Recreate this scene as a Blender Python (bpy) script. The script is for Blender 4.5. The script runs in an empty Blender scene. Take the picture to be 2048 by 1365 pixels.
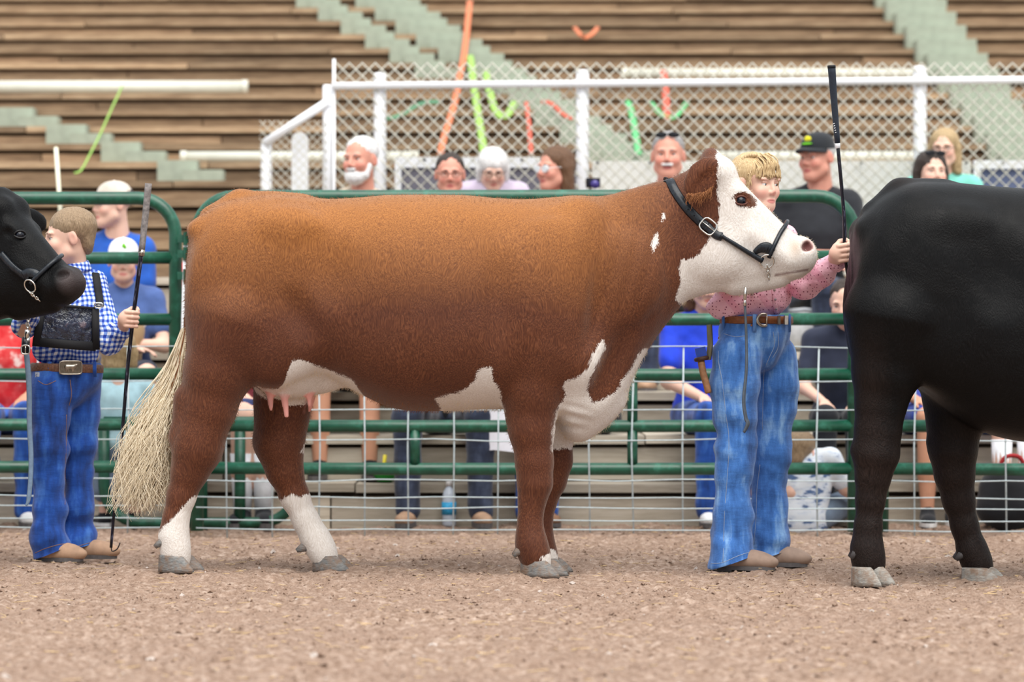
import bpy, math, random
import numpy as np
from mathutils import Vector
from mathutils.bvhtree import BVHTree
random.seed(7)
RNG = np.random.default_rng(7)
scene = bpy.context.scene
COL = scene.collection

# ------------------------------------------------------------------ camera, light, exposure
FPX, CX, CY, CAMH = 5689.0, 1024.0, 684.0, 0.87
cam_d = bpy.data.cameras.new('camera')
cam = bpy.data.objects.new('camera', cam_d); COL.objects.link(cam)
cam.location = (0, 0, CAMH); cam.rotation_euler = (math.pi/2, 0, 0)
cam_d.sensor_width = 36.0; cam_d.lens = FPX*36.0/2048.0
cam_d.shift_y = (CY-682.5)/2048.0
cam_d.clip_end = 200
cam_d.dof.use_dof = True; cam_d.dof.focus_distance = 10.5; cam_d.dof.aperture_fstop = 2.4
scene.camera = cam

world = bpy.data.worlds.new('world'); scene.world = world; world.use_nodes = True
wn = world.node_tree; wn.nodes.clear()
w_out = wn.nodes.new('ShaderNodeOutputWorld'); w_bg = wn.nodes.new('ShaderNodeBackground')
w_bg.inputs['Color'].default_value = (0.90, 0.95, 1.0, 1); w_bg.inputs['Strength'].default_value = 0.78
wn.links.new(w_bg.outputs[0], w_out.inputs['Surface'])
sun_d = bpy.data.lights.new('sun', 'SUN'); sun_d.energy = 3.0; sun_d.angle = math.radians(60); sun_d.color = (1.0, 0.96, 0.90)
sun = bpy.data.objects.new('sun', sun_d); COL.objects.link(sun)
sun.rotation_euler = (math.radians(27), math.radians(8), 0)
vs = scene.view_settings
vs.view_transform = 'Standard'; vs.look = 'None'; vs.gamma = 1.0; vs.use_curve_mapping = False; vs.exposure = 0.58

# ------------------------------------------------------------------ helpers
def A(*v): return np.array(v, dtype=float)
def P(px, py, Y):            # a point seen at that place of the photograph, standing at distance Y
    return A((px-CX)*Y/FPX, Y, CAMH-(py-CY)*Y/FPX)
def G(px, Y): return A((px-CX)*Y/FPX, Y, 0.0)
def Rz(deg):
    c, s = math.cos(math.radians(deg)), math.sin(math.radians(deg)); return np.array([[c,-s,0],[s,c,0],[0,0,1.]])
def Rx(deg):
    c, s = math.cos(math.radians(deg)), math.sin(math.radians(deg)); return np.array([[1,0,0],[0,c,-s],[0,s,c.real]])
def Ry(deg):
    c, s = math.cos(math.radians(deg)), math.sin(math.radians(deg)); return np.array([[c,0,s],[0,1,0],[-s,0,c]])
def unit(v):
    v = np.asarray(v, float); return v/max(np.linalg.norm(v), 1e-9)

def tag(o, label=None, cat=None, group=None, kind=None):
    if label: o['label'] = label
    if cat: o['category'] = cat
    if group: o['group'] = group
    if kind: o['kind'] = kind
    return o
def empty(name, loc, label=None, cat=None, group=None, kind=None):
    o = bpy.data.objects.new(name, None); COL.objects.link(o); o.location = loc; o.empty_display_size = .1
    return tag(o, label, cat, group, kind)
def wloc(o):
    l = np.zeros(3)
    while o is not None:
        l = l+np.array(o.location); o = o.parent
    return l
def mesh(name, V, F, mat, parent=None, smooth=True, attrs=None):
    """one mesh object from world-space vertices"""
    V = np.asarray(V, float)
    off = wloc(parent) if parent is not None else np.zeros(3)
    me = bpy.data.meshes.new(name)
    if isinstance(F, np.ndarray):
        n, m = F.shape
        me.vertices.add(len(V)); me.vertices.foreach_set('co', (V-off).astype(np.float32).ravel())
        me.loops.add(n*m); me.loops.foreach_set('vertex_index', F.astype(np.int32).ravel())
        me.polygons.add(n); me.polygons.foreach_set('loop_start', np.arange(0, n*m, m, dtype=np.int32))
        me.update(calc_edges=True)
    else:
        me.from_pydata((V-off).tolist(), [], F); me.update()
    me.polygons.foreach_set('use_smooth', [smooth]*len(me.polygons))
    if attrs:
        for k, a in attrs.items():
            at = me.attributes.new(k, 'FLOAT', 'POINT'); at.data.foreach_set('value', np.asarray(a, np.float32))
    for m_ in (mat if isinstance(mat, (list, tuple)) else [mat]): me.materials.append(m_)
    o = bpy.data.objects.new(name, me); COL.objects.link(o)
    if parent is not None: o.parent = parent
    return o

class MB:
    """collects shapes into one mesh"""
    def __init__(s): s.V = []; s.F = []; s.n = 0
    def add(s, V, F):
        V = np.asarray(V, float); s.V.append(V); s.F += [[i+s.n for i in f] for f in (F.tolist() if isinstance(F, np.ndarray) else F)]; s.n += len(V); return s
    def box(s, c, d, R=None):
        c = np.asarray(c, float); d = np.asarray(d, float)/2
        V = np.array([[x,y,z] for x in (-1,1) for y in (-1,1) for z in (-1,1)], float)*d
        if R is not None: V = V@np.asarray(R).T
        return s.add(V+c, [[0,1,3,2],[4,6,7,5],[0,4,5,1],[2,3,7,6],[0,2,6,4],[1,5,7,3]])
    def tube(s, pts, r, n=8, closed=False, flat=None):
        V, F = tube(pts, r, n, closed, flat); return s.add(V, F)
    def build(s, name, mat, parent=None, smooth=True):
        return mesh(name, np.concatenate(s.V), s.F, mat, parent, smooth)

def tube(pts, r, n=8, closed=False, flat=None, caps=True):
    """round tube (or an elliptic one: flat=(normal, thickness factor)) along a path"""
    pts = np.asarray(pts, float); m = len(pts)
    r = np.full(m, r) if np.isscalar(r) else np.asarray(r, float)
    T = np.zeros_like(pts)
    for i in range(m):
        a = pts[(i-1) % m] if (closed or i > 0) else pts[i]
        b = pts[(i+1) % m] if (closed or i < m-1) else pts[i]
        T[i] = unit(b-a)
    ref = A(0,0,1) if abs(T[0][2]) < .9 else A(1,0,0)
    u = unit(np.cross(T[0], ref)); V = []
    for i in range(m):
        u = unit(u-T[i]*np.dot(u, T[i])); w = np.cross(T[i], u)
        for k in range(n):
            a = 2*math.pi*k/n; d = u*math.cos(a)+w*math.sin(a)
            V.append(pts[i]+d*r[i])
    F = []
    for i in range(m if closed else m-1):
        j = (i+1) % m
        for k in range(n):
            l = (k+1) % n; F.append([i*n+k, i*n+l, j*n+l, j*n+k])
    if caps and not closed:
        F.append(list(range(n))[::-1]); F.append([(m-1)*n+k for k in range(n)])
    return np.array(V), F
def strap(pts, nrm, w, th, closed=False):
    """flat band: width w, thickness th, lying with its face along nrm"""
    pts = np.asarray(pts, float); m = len(pts)
    w = np.full(m, w) if np.isscalar(w) else np.asarray(w, float)
    V = []
    for i in range(m):
        a = pts[(i-1) % m] if (closed or i > 0) else pts[i]
        b = pts[(i+1) % m] if (closed or i < m-1) else pts[i]
        t = unit(b-a); N = np.asarray(nrm[i] if np.ndim(nrm) > 1 else nrm, float); N = unit(N-t*np.dot(N, t)); s_ = np.cross(t, N)
        for (q, e) in ((-.5,-.5),(-.38,.5),(.38,.5),(.5,-.5)): V.append(pts[i]+s_*w[i]*q+N*th*e)
    F = []
    for i in range(m if closed else m-1):
        j = (i+1) % m
        for k in range(4): F.append([i*4+k, i*4+(k+1) % 4, j*4+(k+1) % 4, j*4+k])
    if not closed: F.append([3,2,1,0]); F.append([(m-1)*4+k for k in range(4)])
    return np.array(V), F
def spline(pts, n=8):
    """Catmull-Rom through the points"""
    p = np.asarray(pts, float); p = np.vstack([2*p[0]-p[1], p, 2*p[-1]-p[-2]]); out = []
    for i in range(1, len(p)-2):
        for t in np.linspace(0, 1, n, endpoint=False):
            out.append(.5*((2*p[i])+(-p[i-1]+p[i+1])*t+(2*p[i-1]-5*p[i]+4*p[i+1]-p[i+2])*t*t+(-p[i-1]+3*p[i]-3*p[i+1]+p[i+2])*t**3))
    out.append(p[-2]); return np.array(out)
def lathe(prof, n=16, c=(0,0,0), R=None):
    """profile [(radius, height)] turned about z"""
    V = []; F = []
    for (r, z) in prof:
        for k in range(n): V.append((r*math.cos(2*math.pi*k/n), r*math.sin(2*math.pi*k/n), z))
    m = len(prof)
    for i in range(m-1):
        for k in range(n): F.append([i*n+k, i*n+(k+1) % n, (i+1)*n+(k+1) % n, (i+1)*n+k])
    F.append(list(range(n))[::-1]); F.append([(m-1)*n+k for k in range(n)])
    V = np.array(V)
    if R is not None: V = V@np.asarray(R).T
    return V+np.asarray(c, float), F
def ball(c, r, nu=12, nv=8, R=None):
    prof = [(max(math.cos(a), .02), math.sin(a)) for a in np.linspace(-math.pi/2, math.pi/2, nv)]
    V, F = lathe(prof, nu); V = V*np.asarray(r, float)
    if R is not None: V = V@np.asarray(R).T
    return V+np.asarray(c, float), F

def _hash(ix, iy, iz, seed):
    h = (ix.astype(np.int64)*374761393+iy.astype(np.int64)*668265263+iz.astype(np.int64)*1274126177+seed*974711) & 0x7fffffff
    h = ((h ^ (h >> 13))*1103515245+12345) & 0x7fffffff
    return ((h ^ (h >> 16)) & 0xffff)/32767.5-1.0
def vnoise(p, f, seed=1):
    p = np.asarray(p, float)*np.asarray(f, float)+1000.0
    i = np.floor(p).astype(np.int64); t = p-i; t = t*t*(3-2*t); r = 0
    for dx in (0,1):
        for dy in (0,1):
            for dz in (0,1):
                w = (t[:,0] if dx else 1-t[:,0])*(t[:,1] if dy else 1-t[:,1])*(t[:,2] if dz else 1-t[:,2])
                r = r+w*_hash(i[:,0]+dx, i[:,1]+dy, i[:,2]+dz, seed)
    return r

# ------------------------------------------------------------------ soft bodies: blended distance fields turned into one skin
def C(a, b, ra, rb=None, k=.02, op=1): return ['c', np.asarray(a, float), np.asarray(b, float), ra, ra if rb is None else rb, k, op]
def E(c, r, k=.02, op=1, R=None): return ['e', np.asarray(c, float), np.asarray(r, float)*np.ones(3), np.eye(3) if R is None else np.asarray(R), k, op]
def chain(pts, rad, k=.015): return [C(pts[i], pts[i+1], rad[i], rad[i+1], k) for i in range(len(pts)-1)]
def xf(prims, R, s=1.0, t=(0,0,0)):
    out = []; t = np.asarray(t, float)
    for p in prims:
        if p[0] == 'c': out.append(['c', R@p[1]*s+t, R@p[2]*s+t, p[3]*s, p[4]*s, p[5]*s, p[6]])
        elif p[0] == 'e': out.append(['e', R@p[1]*s+t, p[2]*s, R@p[3], p[4]*s, p[5]])
    return out
def fat(prims, d):
    out = []
    for p in prims:
        q = list(p)
        if q[0] == 'c': q[3] += d; q[4] += d
        else: q[2] = q[2]+d
        out.append(q)
    return out
def _bounds(p):
    if p[0] == 'c':
        r = max(p[3], p[4]); return np.minimum(p[1], p[2])-r, np.maximum(p[1], p[2])+r
    if p[0] == 'e':
        e = np.sqrt(((p[3]*p[2])**2).sum(1)); return p[1]-e, p[1]+e
    return p[1], p[2]
def _eval(p, X, Y, Z):
    if p[0] == 'c':
        a, b = p[1], p[2]; d = b-a; dd = max(float(d@d), 1e-12)
        x, y, z = X-a[0], Y-a[1], Z-a[2]
        t = np.clip((x*d[0]+y*d[1]+z*d[2])/dd, 0, 1)
        return np.sqrt((x-t*d[0])**2+(y-t*d[1])**2+(z-t*d[2])**2)-(p[3]+(p[4]-p[3])*t)
    if p[0] == 'e':
        c, r, R = p[1], p[2], p[3]
        x, y, z = X-c[0], Y-c[1], Z-c[2]
        if np.allclose(R, np.eye(3)): u, v, w = x, y, z
        else:
            u = R[0,0]*x+R[1,0]*y+R[2,0]*z; v = R[0,1]*x+R[1,1]*y+R[2,1]*z; w = R[0,2]*x+R[1,2]*y+R[2,2]*z
        k0 = np.sqrt((u/r[0])**2+(v/r[1])**2+(w/r[2])**2)
        k1 = np.sqrt((u/r[0]**2)**2+(v/r[1]**2)**2+(w/r[2]**2)**2)
        return np.where(k0 < 1, (k0-1)*r.min(), k0*(k0-1)/np.maximum(k1, 1e-6))
    return p[3](X, Y, Z)
def field(prims, h, pad=None):
    lo = np.min([_bounds(p)[0] for p in prims if p[-1] > 0], 0)-2.5*h; hi = np.max([_bounds(p)[1] for p in prims if p[-1] > 0], 0)+2.5*h
    n = np.ceil((hi-lo)/h).astype(int)+1
    ax = [(lo[i]+h*np.arange(n[i])).astype(np.float32) for i in range(3)]
    Fd = np.full(n, .5, np.float32)
    for p in prims:
        k = p[-2]; b0, b1 = _bounds(p); m = k+2*h
        s0 = np.clip(np.floor((b0-m-lo)/h).astype(int), 0, n); s1 = np.clip(np.ceil((b1+m-lo)/h).astype(int)+1, 0, n)
        if np.any(s1 <= s0): continue
        sl = tuple(slice(s0[i], s1[i]) for i in range(3))
        X, Y, Z = ax[0][sl[0]][:,None,None], ax[1][sl[1]][None,:,None], ax[2][sl[2]][None,None,:]
        d = _eval(p, X, Y, Z).astype(np.float32)
        f = Fd[sl]
        if p[-1] > 0:
            q = np.clip(.5+.5*(d-f)/k, 0, 1); Fd[sl] = d+(f-d)*q-k*q*(1-q)
        else:
            g = -f; q = np.clip(.5+.5*(d-g)/k, 0, 1); Fd[sl] = -(d+(g-d)*q-k*q*(1-q))
    return Fd, lo, h
def nets(Fd, lo, h):
    S = Fd < 0; nx, ny, nz = Fd.shape
    c = np.zeros((nx-1, ny-1, nz-1), np.uint8)
    for dx in (0,1):
        for dy in (0,1):
            for dz in (0,1): c += S[dx:nx-1+dx, dy:ny-1+dy, dz:nz-1+dz]
    I = np.argwhere((c > 0) & (c < 8)); idx = np.full(c.shape, -1, np.int64); idx[I[:,0], I[:,1], I[:,2]] = np.arange(len(I))
    acc = np.zeros((len(I), 3)); cnt = np.zeros(len(I))
    cs = [(x,y,z) for x in (0,1) for y in (0,1) for z in (0,1)]
    for a in cs:
        for b in cs:
            if sum(b)-sum(a) == 1 and sum(abs(b[i]-a[i]) for i in range(3)) == 1:
                fa = Fd[I[:,0]+a[0], I[:,1]+a[1], I[:,2]+a[2]]; fb = Fd[I[:,0]+b[0], I[:,1]+b[1], I[:,2]+b[2]]
                m = (fa < 0) != (fb < 0); t = np.where(m, fa/np.where(m, fa-fb, 1), 0)
                acc += np.where(m[:,None], np.array(a)+t[:,None]*(np.array(b)-np.array(a)), 0); cnt += m
    V = lo+h*(I+acc/cnt[:,None]); Q = []
    for ax_, (u, v) in ((0,(1,2)), (1,(2,0)), (2,(0,1))):
        d = [0,0,0]; d[ax_] = 1
        s0 = S[:nx-d[0], :ny-d[1], :nz-d[2]]; s1 = S[d[0]:, d[1]:, d[2]:]
        J = np.argwhere(s0 != s1)
        J = J[(J[:,u] > 0) & (J[:,v] > 0) & (J[:,u] < Fd.shape[u]-1) & (J[:,v] < Fd.shape[v]-1)]
        def g(du, dv):
            K = J.copy(); K[:,u] -= du; K[:,v] -= dv; return idx[K[:,0], K[:,1], K[:,2]]
        q = np.stack([g(1,1), g(0,1), g(0,0), g(1,0)], 1)
        fl = s0[J[:,0], J[:,1], J[:,2]]
        q[~fl] = q[~fl][:, ::-1]; Q.append(q)
    Q = np.concatenate(Q); Q = Q[(Q >= 0).all(1)]
    return V, Q
def relax(V, Q, it=1, lam=.5):
    e = np.concatenate([Q[:,[0,1]], Q[:,[1,2]], Q[:,[2,3]], Q[:,[3,0]]]); n = len(V)
    deg = np.bincount(e[:,0], minlength=n)+np.bincount(e[:,1], minlength=n)
    for _ in range(it):
        s = np.stack([np.bincount(e[:,0], V[e[:,1],i], n)+np.bincount(e[:,1], V[e[:,0],i], n) for i in range(3)], 1)
        V = V+lam*(s/np.maximum(deg,1)[:,None]-V)
    return V
def normals(V, Q):
    n = np.cross(V[Q[:,2]]-V[Q[:,0]], V[Q[:,3]]-V[Q[:,1]]); N = np.zeros_like(V)
    for k in range(4):
        for i in range(3): N[:,i] += np.bincount(Q[:,k], n[:,i], len(V))
    return N/np.maximum(np.linalg.norm(N, axis=1), 1e-9)[:,None]
def skin(prims, h, it=2, disp=None):
    V, Q = nets(*field(prims, h)); V = relax(V, Q, it)
    if disp is not None: V = V+normals(V, Q)*disp(V)[:,None]
    return V, Q
def joinVQ(*vq):
    V = []; Q = []; n = 0
    for v, q in vq: V.append(v); Q.append(q+n); n += len(v)
    return np.concatenate(V), np.concatenate(Q)

# ------------------------------------------------------------------ materials
class Nodes:
    def __init__(s, name):
        s.m = bpy.data.materials.new(name); s.m.use_nodes = True; s.t = s.m.node_tree
        s.b = s.t.nodes['Principled BSDF']; s.b.inputs['Specular IOR Level'].default_value = .35
    def n(s, ty, **kw):
        q = s.t.nodes.new(ty)
        for k, v in kw.items(): setattr(q, k, v)
        return q
    def link(s, a, b): s.t.links.new(a, b)
    def obj(s, scale=(1,1,1), rot=(0,0,0)):
        c = s.n('ShaderNodeTexCoord'); m = s.n('ShaderNodeMapping'); m.inputs['Scale'].default_value = scale; m.inputs['Rotation'].default_value = rot
        s.link(c.outputs['Object'], m.inputs['Vector']); return m.outputs[0]
    def noise(s, vec, scale=10, detail=3, rough=.55):
        q = s.n('ShaderNodeTexNoise'); q.inputs['Scale'].default_value = scale; q.inputs['Detail'].default_value = detail; q.inputs['Roughness'].default_value = rough
        s.link(vec, q.inputs['Vector']); return q.outputs['Fac']
    def ramp(s, fac, stops):
        q = s.n('ShaderNodeValToRGB'); e = q.color_ramp.elements
        while len(e) > 1: e.remove(e[-1])
        for i, (p, c) in enumerate(stops):
            x = e[0] if i == 0 else e.new(p)
            x.position = p; x.color = (c[0], c[1], c[2], 1) if not np.isscalar(c) else (c, c, c, 1)
        s.link(fac, q.inputs[0]); return q.outputs[0]
    def math(s, op, a, b=None, clamp=False):
        q = s.n('ShaderNodeMath', operation=op); q.use_clamp = clamp
        for i, v in enumerate((a, b)):
            if v is None: continue
            if np.isscalar(v): q.inputs[i].default_value = v
            else: s.link(v, q.inputs[i])
        return q.outputs[0]
    def mix(s, fac, a, b, mode='MIX'):
        q = s.n('ShaderNodeMix', data_type='RGBA', blend_type=mode)
        for i, v in ((0, fac), (6, a), (7, b)):
            if isinstance(v, (tuple, list)): q.inputs[i].default_value = (*v, 1)
            elif np.isscalar(v): q.inputs[i].default_value = v
            else: s.link(v, q.inputs[i])
        return q.outputs[2]
    def attr(s, name): return s.n('ShaderNodeAttribute', attribute_name=name).outputs['Fac']
    def bump(s, h, strength=.3, dist=.01):
        q = s.n('ShaderNodeBump'); q.inputs['Strength'].default_value = strength; q.inputs['Distance'].default_value = dist
        s.link(h, q.inputs['Height']); s.link(q.outputs[0], s.b.inputs['Normal'])
    def set(s, **kw):
        for k, v in kw.items():
            i = s.b.inputs[k.replace('_', ' ')]
            if isinstance(v, (tuple, list)): i.default_value = (*v, 1) if len(v) == 3 else v
            elif np.isscalar(v): i.default_value = v
            else: s.link(v, i)
        return s
_mats = {}
def srgb(r, g, b):
    f = lambda c: (c/255/12.92) if c <= 10 else ((c/255+.055)/1.055)**2.4
    return (f(r), f(g), f(b))
def plain(name, col, rough=.6, var=.12, scale=30, metal=0., bump=0., sheen=0., spec=.35):
    """procedural material: a colour with a little mottling"""
    if name in _mats: return _mats[name]
    N = Nodes(name); v = N.obj(); f = N.noise(v, scale, 4)
    lo = tuple(max(c*(1-var), 0) for c in col); hi = tuple(min(c*(1+var), 1) for c in col)
    N.set(Base_Color=N.ramp(f, [(.3, lo), (.7, hi)]), Roughness=rough, Metallic=metal)
    N.b.inputs['Specular IOR Level'].default_value = spec
    if sheen: N.b.inputs['Sheen Weight'].default_value = sheen
    if bump: N.bump(f, bump, .004)
    _mats[name] = N.m; return N.m
# ================================================================== ground
def ground_h(x, y):
    x = np.asarray(x, float); y = np.asarray(y, float); p = np.stack([x, y, 0*x], 1)
    g = .010*vnoise(p, 1.3, 3)+.012*vnoise(p, 5, 4)+.009*vnoise(p, 14, 5)+.008*np.maximum(vnoise(p, 34, 6), -.2)+.006*vnoise(p, 62, 8)
    b = .018*np.exp(-(((x+1.25)/.5)**2+((y-10.5)/.35)**2))
    return g+b-.004
N = Nodes('dirt'); v = N.obj()
n1 = N.noise(v, 2.2, 4); n2 = N.noise(v, 38, 5, .65); n3 = N.noise(v, 160, 3)
col = N.ramp(n2, [(.28, srgb(108,86,72)), (.5, srgb(148,125,109)), (.72, srgb(188,168,154))])
col = N.mix(N.ramp(n1, [(.35, 0), (.65, .55)]), col, N.ramp(n3, [(.3, srgb(100,78,66)), (.7, srgb(168,144,128))]))
N.set(Base_Color=col, Roughness=.95); N.b.inputs['Specular IOR Level'].default_value = .1
N.bump(N.math('ADD', n2, N.math('MULTIPLY', n3, .5)), .55, .012)
M_DIRT = N.m
def grid(x0, x1, nx, y0, y1, ny):
    X, Y = np.meshgrid(np.linspace(x0, x1, nx), np.linspace(y0, y1, ny)); X = X.ravel(); Y = Y.ravel()
    i = np.arange(nx*ny).reshape(ny, nx)
    return X, Y, np.stack([i[:-1,:-1], i[:-1,1:], i[1:,1:], i[1:,:-1]], -1).reshape(-1, 4)
gx, gy, gq = grid(-3.4, 3.4, 560, 5.2, 13.7, 700)
ground = mesh('ground', np.stack([gx, gy, ground_h(gx, gy)], 1), gq, M_DIRT)
tag(ground, 'trampled brown dirt floor of the show ring', kind='structure')
ox, oy, oq = grid(-40, 40, 40, -20, 60, 40)
apron = mesh('outer_ground', np.stack([ox, oy, 0*ox-.045], 1), oq, M_DIRT); tag(apron, 'dirt ground around the show ring', kind='structure')

# loose clods, stones and straw: nobody could count them
def clods(n, name, mat, label, rmin, rmax, seed):
    rg = np.random.default_rng(seed)
    oc = np.array([[1,0,0],[0,1,0],[-1,0,0],[0,-1,0],[0,0,1],[0,0,-.4],[.7,.7,.45],[-.7,.7,.45],[-.7,-.7,.45],[.7,-.7,.45]], float)
    tri = np.array([[0,6,4],[6,1,4],[1,7,4],[7,2,4],[2,8,4],[8,3,4],[3,9,4],[9,0,4],[0,5,6],[6,5,1],[1,5,7],[7,5,2],[2,5,8],[8,5,3],[3,5,9],[9,5,0]])
    y = 5.5+8.0*rg.random(n)**.8; x = (rg.random(n)-.5)*2*(.21*y+.3)
    r = rmin+(rmax-rmin)*rg.random(n)**5
    z = ground_h(x, y)
    a = rg.random(n)*6.28; sc = .7+.7*rg.random((n, 3)); sc[:,2] *= 1.0
    V = oc[None]*sc[:,None]*r[:,None,None]*(.8+.4*rg.random((n, 10, 1)))
    c, s = np.cos(a)[:,None], np.sin(a)[:,None]
    V = np.stack([V[:,:,0]*c-V[:,:,1]*s+x[:,None], V[:,:,0]*s+V[:,:,1]*c+y[:,None], V[:,:,2]+z[:,None]-r[:,None]*.30], -1)
    Fq = (tri[None]+np.arange(n)[:,None,None]*10).reshape(-1, 3)
    return tag(mesh(name, V.reshape(-1, 3), Fq, mat, smooth=False), label, 'dirt' if 'dirt' in label else 'gravel', kind='stuff')
clods(42000, 'dirt_clods', M_DIRT, 'loose crumbs and clods of brown dirt over the ring', .002, .012, 1)
clods(700, 'gravel', plain('stone', srgb(176,164,156), .8, .3, 60), 'small pale gravel stones scattered in the ring', .003, .015, 2)
rg = np.random.default_rng(5); mbS = MB()
for i in range(1500):
    y = 5.6+7.8*rg.random()**.8; x = (rg.random()-.5)*2*(.21*y+.2); a = rg.normal(0, .7); L = .012+.05*rg.random()**2
    z = float(ground_h([x], [y])[0])+.006; d = A(math.cos(a), math.sin(a), rg.normal(0, .12))*L; p = A(x, y, z)
    mbS.tube([p-d/2, p+d/2], .0009+.0008*rg.random(), 3)
tag(mbS.build('straw', plain('straw', srgb(214,184,140), .8, .25, 20)), 'scattered bits of dry pale straw on the dirt', 'straw', kind='stuff')

# ================================================================== bleachers
def wood(name, cols, rough=.85, sc=1.0):
    N = Nodes(name); v = N.obj((1.2*sc, 14*sc, 14*sc)); f = N.noise(v, 3.0, 6, .65)
    oi = N.n('ShaderNodeObjectInfo'); r = oi.outputs['Random']
    c = N.ramp(f, [(.25, cols[0]), (.5, cols[1]), (.78, cols[2])])
    t = N.ramp(r, [(0, .66), (.35, .9), (.7, 1.08), (1, 1.45)])
    c = N.mix(1.0, c, t, 'MULTIPLY')
    N.set(Base_Color=c, Roughness=rough); N.bump(f, .35, .006); return N.m
M_WUP = wood('shaded_weathered_wood', [srgb(96,77,60), srgb(136,112,88), srgb(172,148,118)])  # roof shade over the upper rows is mixed into the brown
M_WUPT = wood('shaded_weathered_tread', [srgb(108,88,68), srgb(148,124,98), srgb(184,162,132)])  # treads of the same shade-darkened rows, lighter than the risers
M_WLO = wood('cream_painted_wood', [srgb(156,146,130), srgb(184,174,158), srgb(204,196,182)])
M_DARK = plain('dark_gap_backing', srgb(86,72,60), .95, .3, 8)  # tone of the added backing that shows as shade in the gaps
M_STEP = plain('grey_green_paint', srgb(156,164,148), .8, .12, 12)
STEPS = [(13.45,.20,0),(13.70,.42,0),(14.12,.62,0),(14.57,.82,0),(15.02,1.02,0),(15.47,1.22,0)]+[(16.6+.36*n, 1.45+.14*n, 1) for n in range(21)]
bl = empty('bleachers', (0, 13.45, 0), 'long wooden grandstand, cream lower rows and weathered brown upper rows', kind='structure')
_bx = {}
def piece(name, c, d, mat, parent):
    key = (tuple(round(q, 3) for q in d), mat.name)
    if key not in _bx:
        mb = MB().box((0,0,0), d); V = np.concatenate(mb.V)
        me = bpy.data.meshes.new(name); me.from_pydata(V.tolist(), [], mb.F); me.materials.append(mat); _bx[key] = me
    o = bpy.data.objects.new(name, _bx[key]); COL.objects.link(o); o.parent = parent
    o.location = Vector(c)-Vector(wloc(parent)); return o
sub = MB(); rg = np.random.default_rng(11)
zprev = -.03
for i, (y, z, up) in enumerate(STEPS):
    ynext = STEPS[i+1][0] if i+1 < len(STEPS) else y+.4
    half = 4.6 if not up else 7.4
    L = [2.0, 2.4, 2.9][i % 3]
    x = -half-rg.random()*L
    rh = (z-.04)-.022-(zprev+.004)
    while x < half:
        piece('riser_board', (x+L/2, y+.012, zprev+.004+rh/2+rg.normal(0,.002)), (L-.008, .024, round(rh, 3)), M_WUP if up else M_WLO, bl)
        x += L
    x = -half-rg.random()*L
    while x < half:
        piece('tread_plank', (x+L/2, (y-.03+ynext)/2, z-.02+rg.normal(0,.0015)), (L-.008, round(ynext-y+.02, 3), .04), M_WUPT if up else M_WLO, bl)
        x += L
    sub.box((0, (y+.07+ynext+.3)/2, (z-.045+zprev-.3)/2), (2*half, ynext+.3-y-.07, z-.045-zprev+.3))
    zprev = z
sub.build('gap_backing', M_DARK, bl, False)  # dark solid added behind the boards so the gaps stay dark
def stand_py(i):  # where the front edge of a row shows in the photograph
    y, z, _ = STEPS[i]; return CY-(z-CAMH)*FPX/y
def stand_point(px, py):
    """the point of the stand's slope seen there (used to lay things on the rows)"""
    best = None
    for i, (y, z, _) in enumerate(STEPS):
        if i and abs(stand_py(i)-py) < 60:
            q = abs(stand_py(i)-py)
            if best is None or q < best[0]: best = (q, i)
    i = best[1]; y, z, _ = STEPS[i]; p = P(px, stand_py(i), y); return A(p[0], y-.045, z+.012)
for i, (y, z, up) in enumerate(STEPS):
    if not up: continue
    py = stand_py(i); rise, run = .14, .36; k = FPX/y
    for (x0, w, lo, hi, sl) in ((45, 78, 200, 345, 3.1), (735, 102, -200, 330, 1.55), (660, 58, -100, 150, 1.75), (1758, 118, -200, 345, .75)):
        if lo <= py <= hi:
            ref = {45: 235, 735: 5, 660: 28, 1758: 5}[x0]
            px = x0+(py-ref)*sl; q = G(px+w/2, y)
            o = piece('aisle_step', (q[0], y-.035-.08, z-rise/2), (round(w/k, 2), .16, rise), M_STEP, bl)
            q = G(px+w/2+.5*36*sl, y); o = piece('aisle_step', (q[0], y-.035-.24, z-rise*.75), (round(w/k, 2), .17, rise/2), M_STEP, bl)

# ---- white pipes lying along the rows
M_PIPE = plain('white_pvc', srgb(212,212,198), .45, .05, 10)
def pipe(px0, px1, py, r, label):
    i = min(range(6, len(STEPS)), key=lambda j: abs(stand_py(j)-(py+r*FPX/STEPS[j][0])))
    y, z, _ = STEPS[i]; a = G(px0, y); b = G(px1, y); c = A(0, y+.06, z+r)
    o = MB(); o.tube([A(a[0], c[1], c[2]), A(b[0], c[1], c[2])], r, 14)
    o = o.build('white_pipe', M_PIPE); tag(o, label, 'pipe', 'white pipes on the grandstand rows')
    for q in (a, b):
        V, F = tube([A(q[0]-.02, c[1], c[2]), A(q[0]+.02, c[1], c[2])], r*1.12, 14); mesh('pipe_cap', V, F, M_PIPE, o)
    return o
pipe(-120, 488, 164, .047, 'long white pipe lying on a high row at upper left')
pipe(365, 830, 298, .036, 'white pipe on a lower row behind the fence corner post')
pipe(1250, 1850, 156, .036, 'white pipe on a high row just behind the fence top rail')
pipe(1425, 1850, 298, .036, 'white pipe on a row behind the capped man in black')

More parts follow.
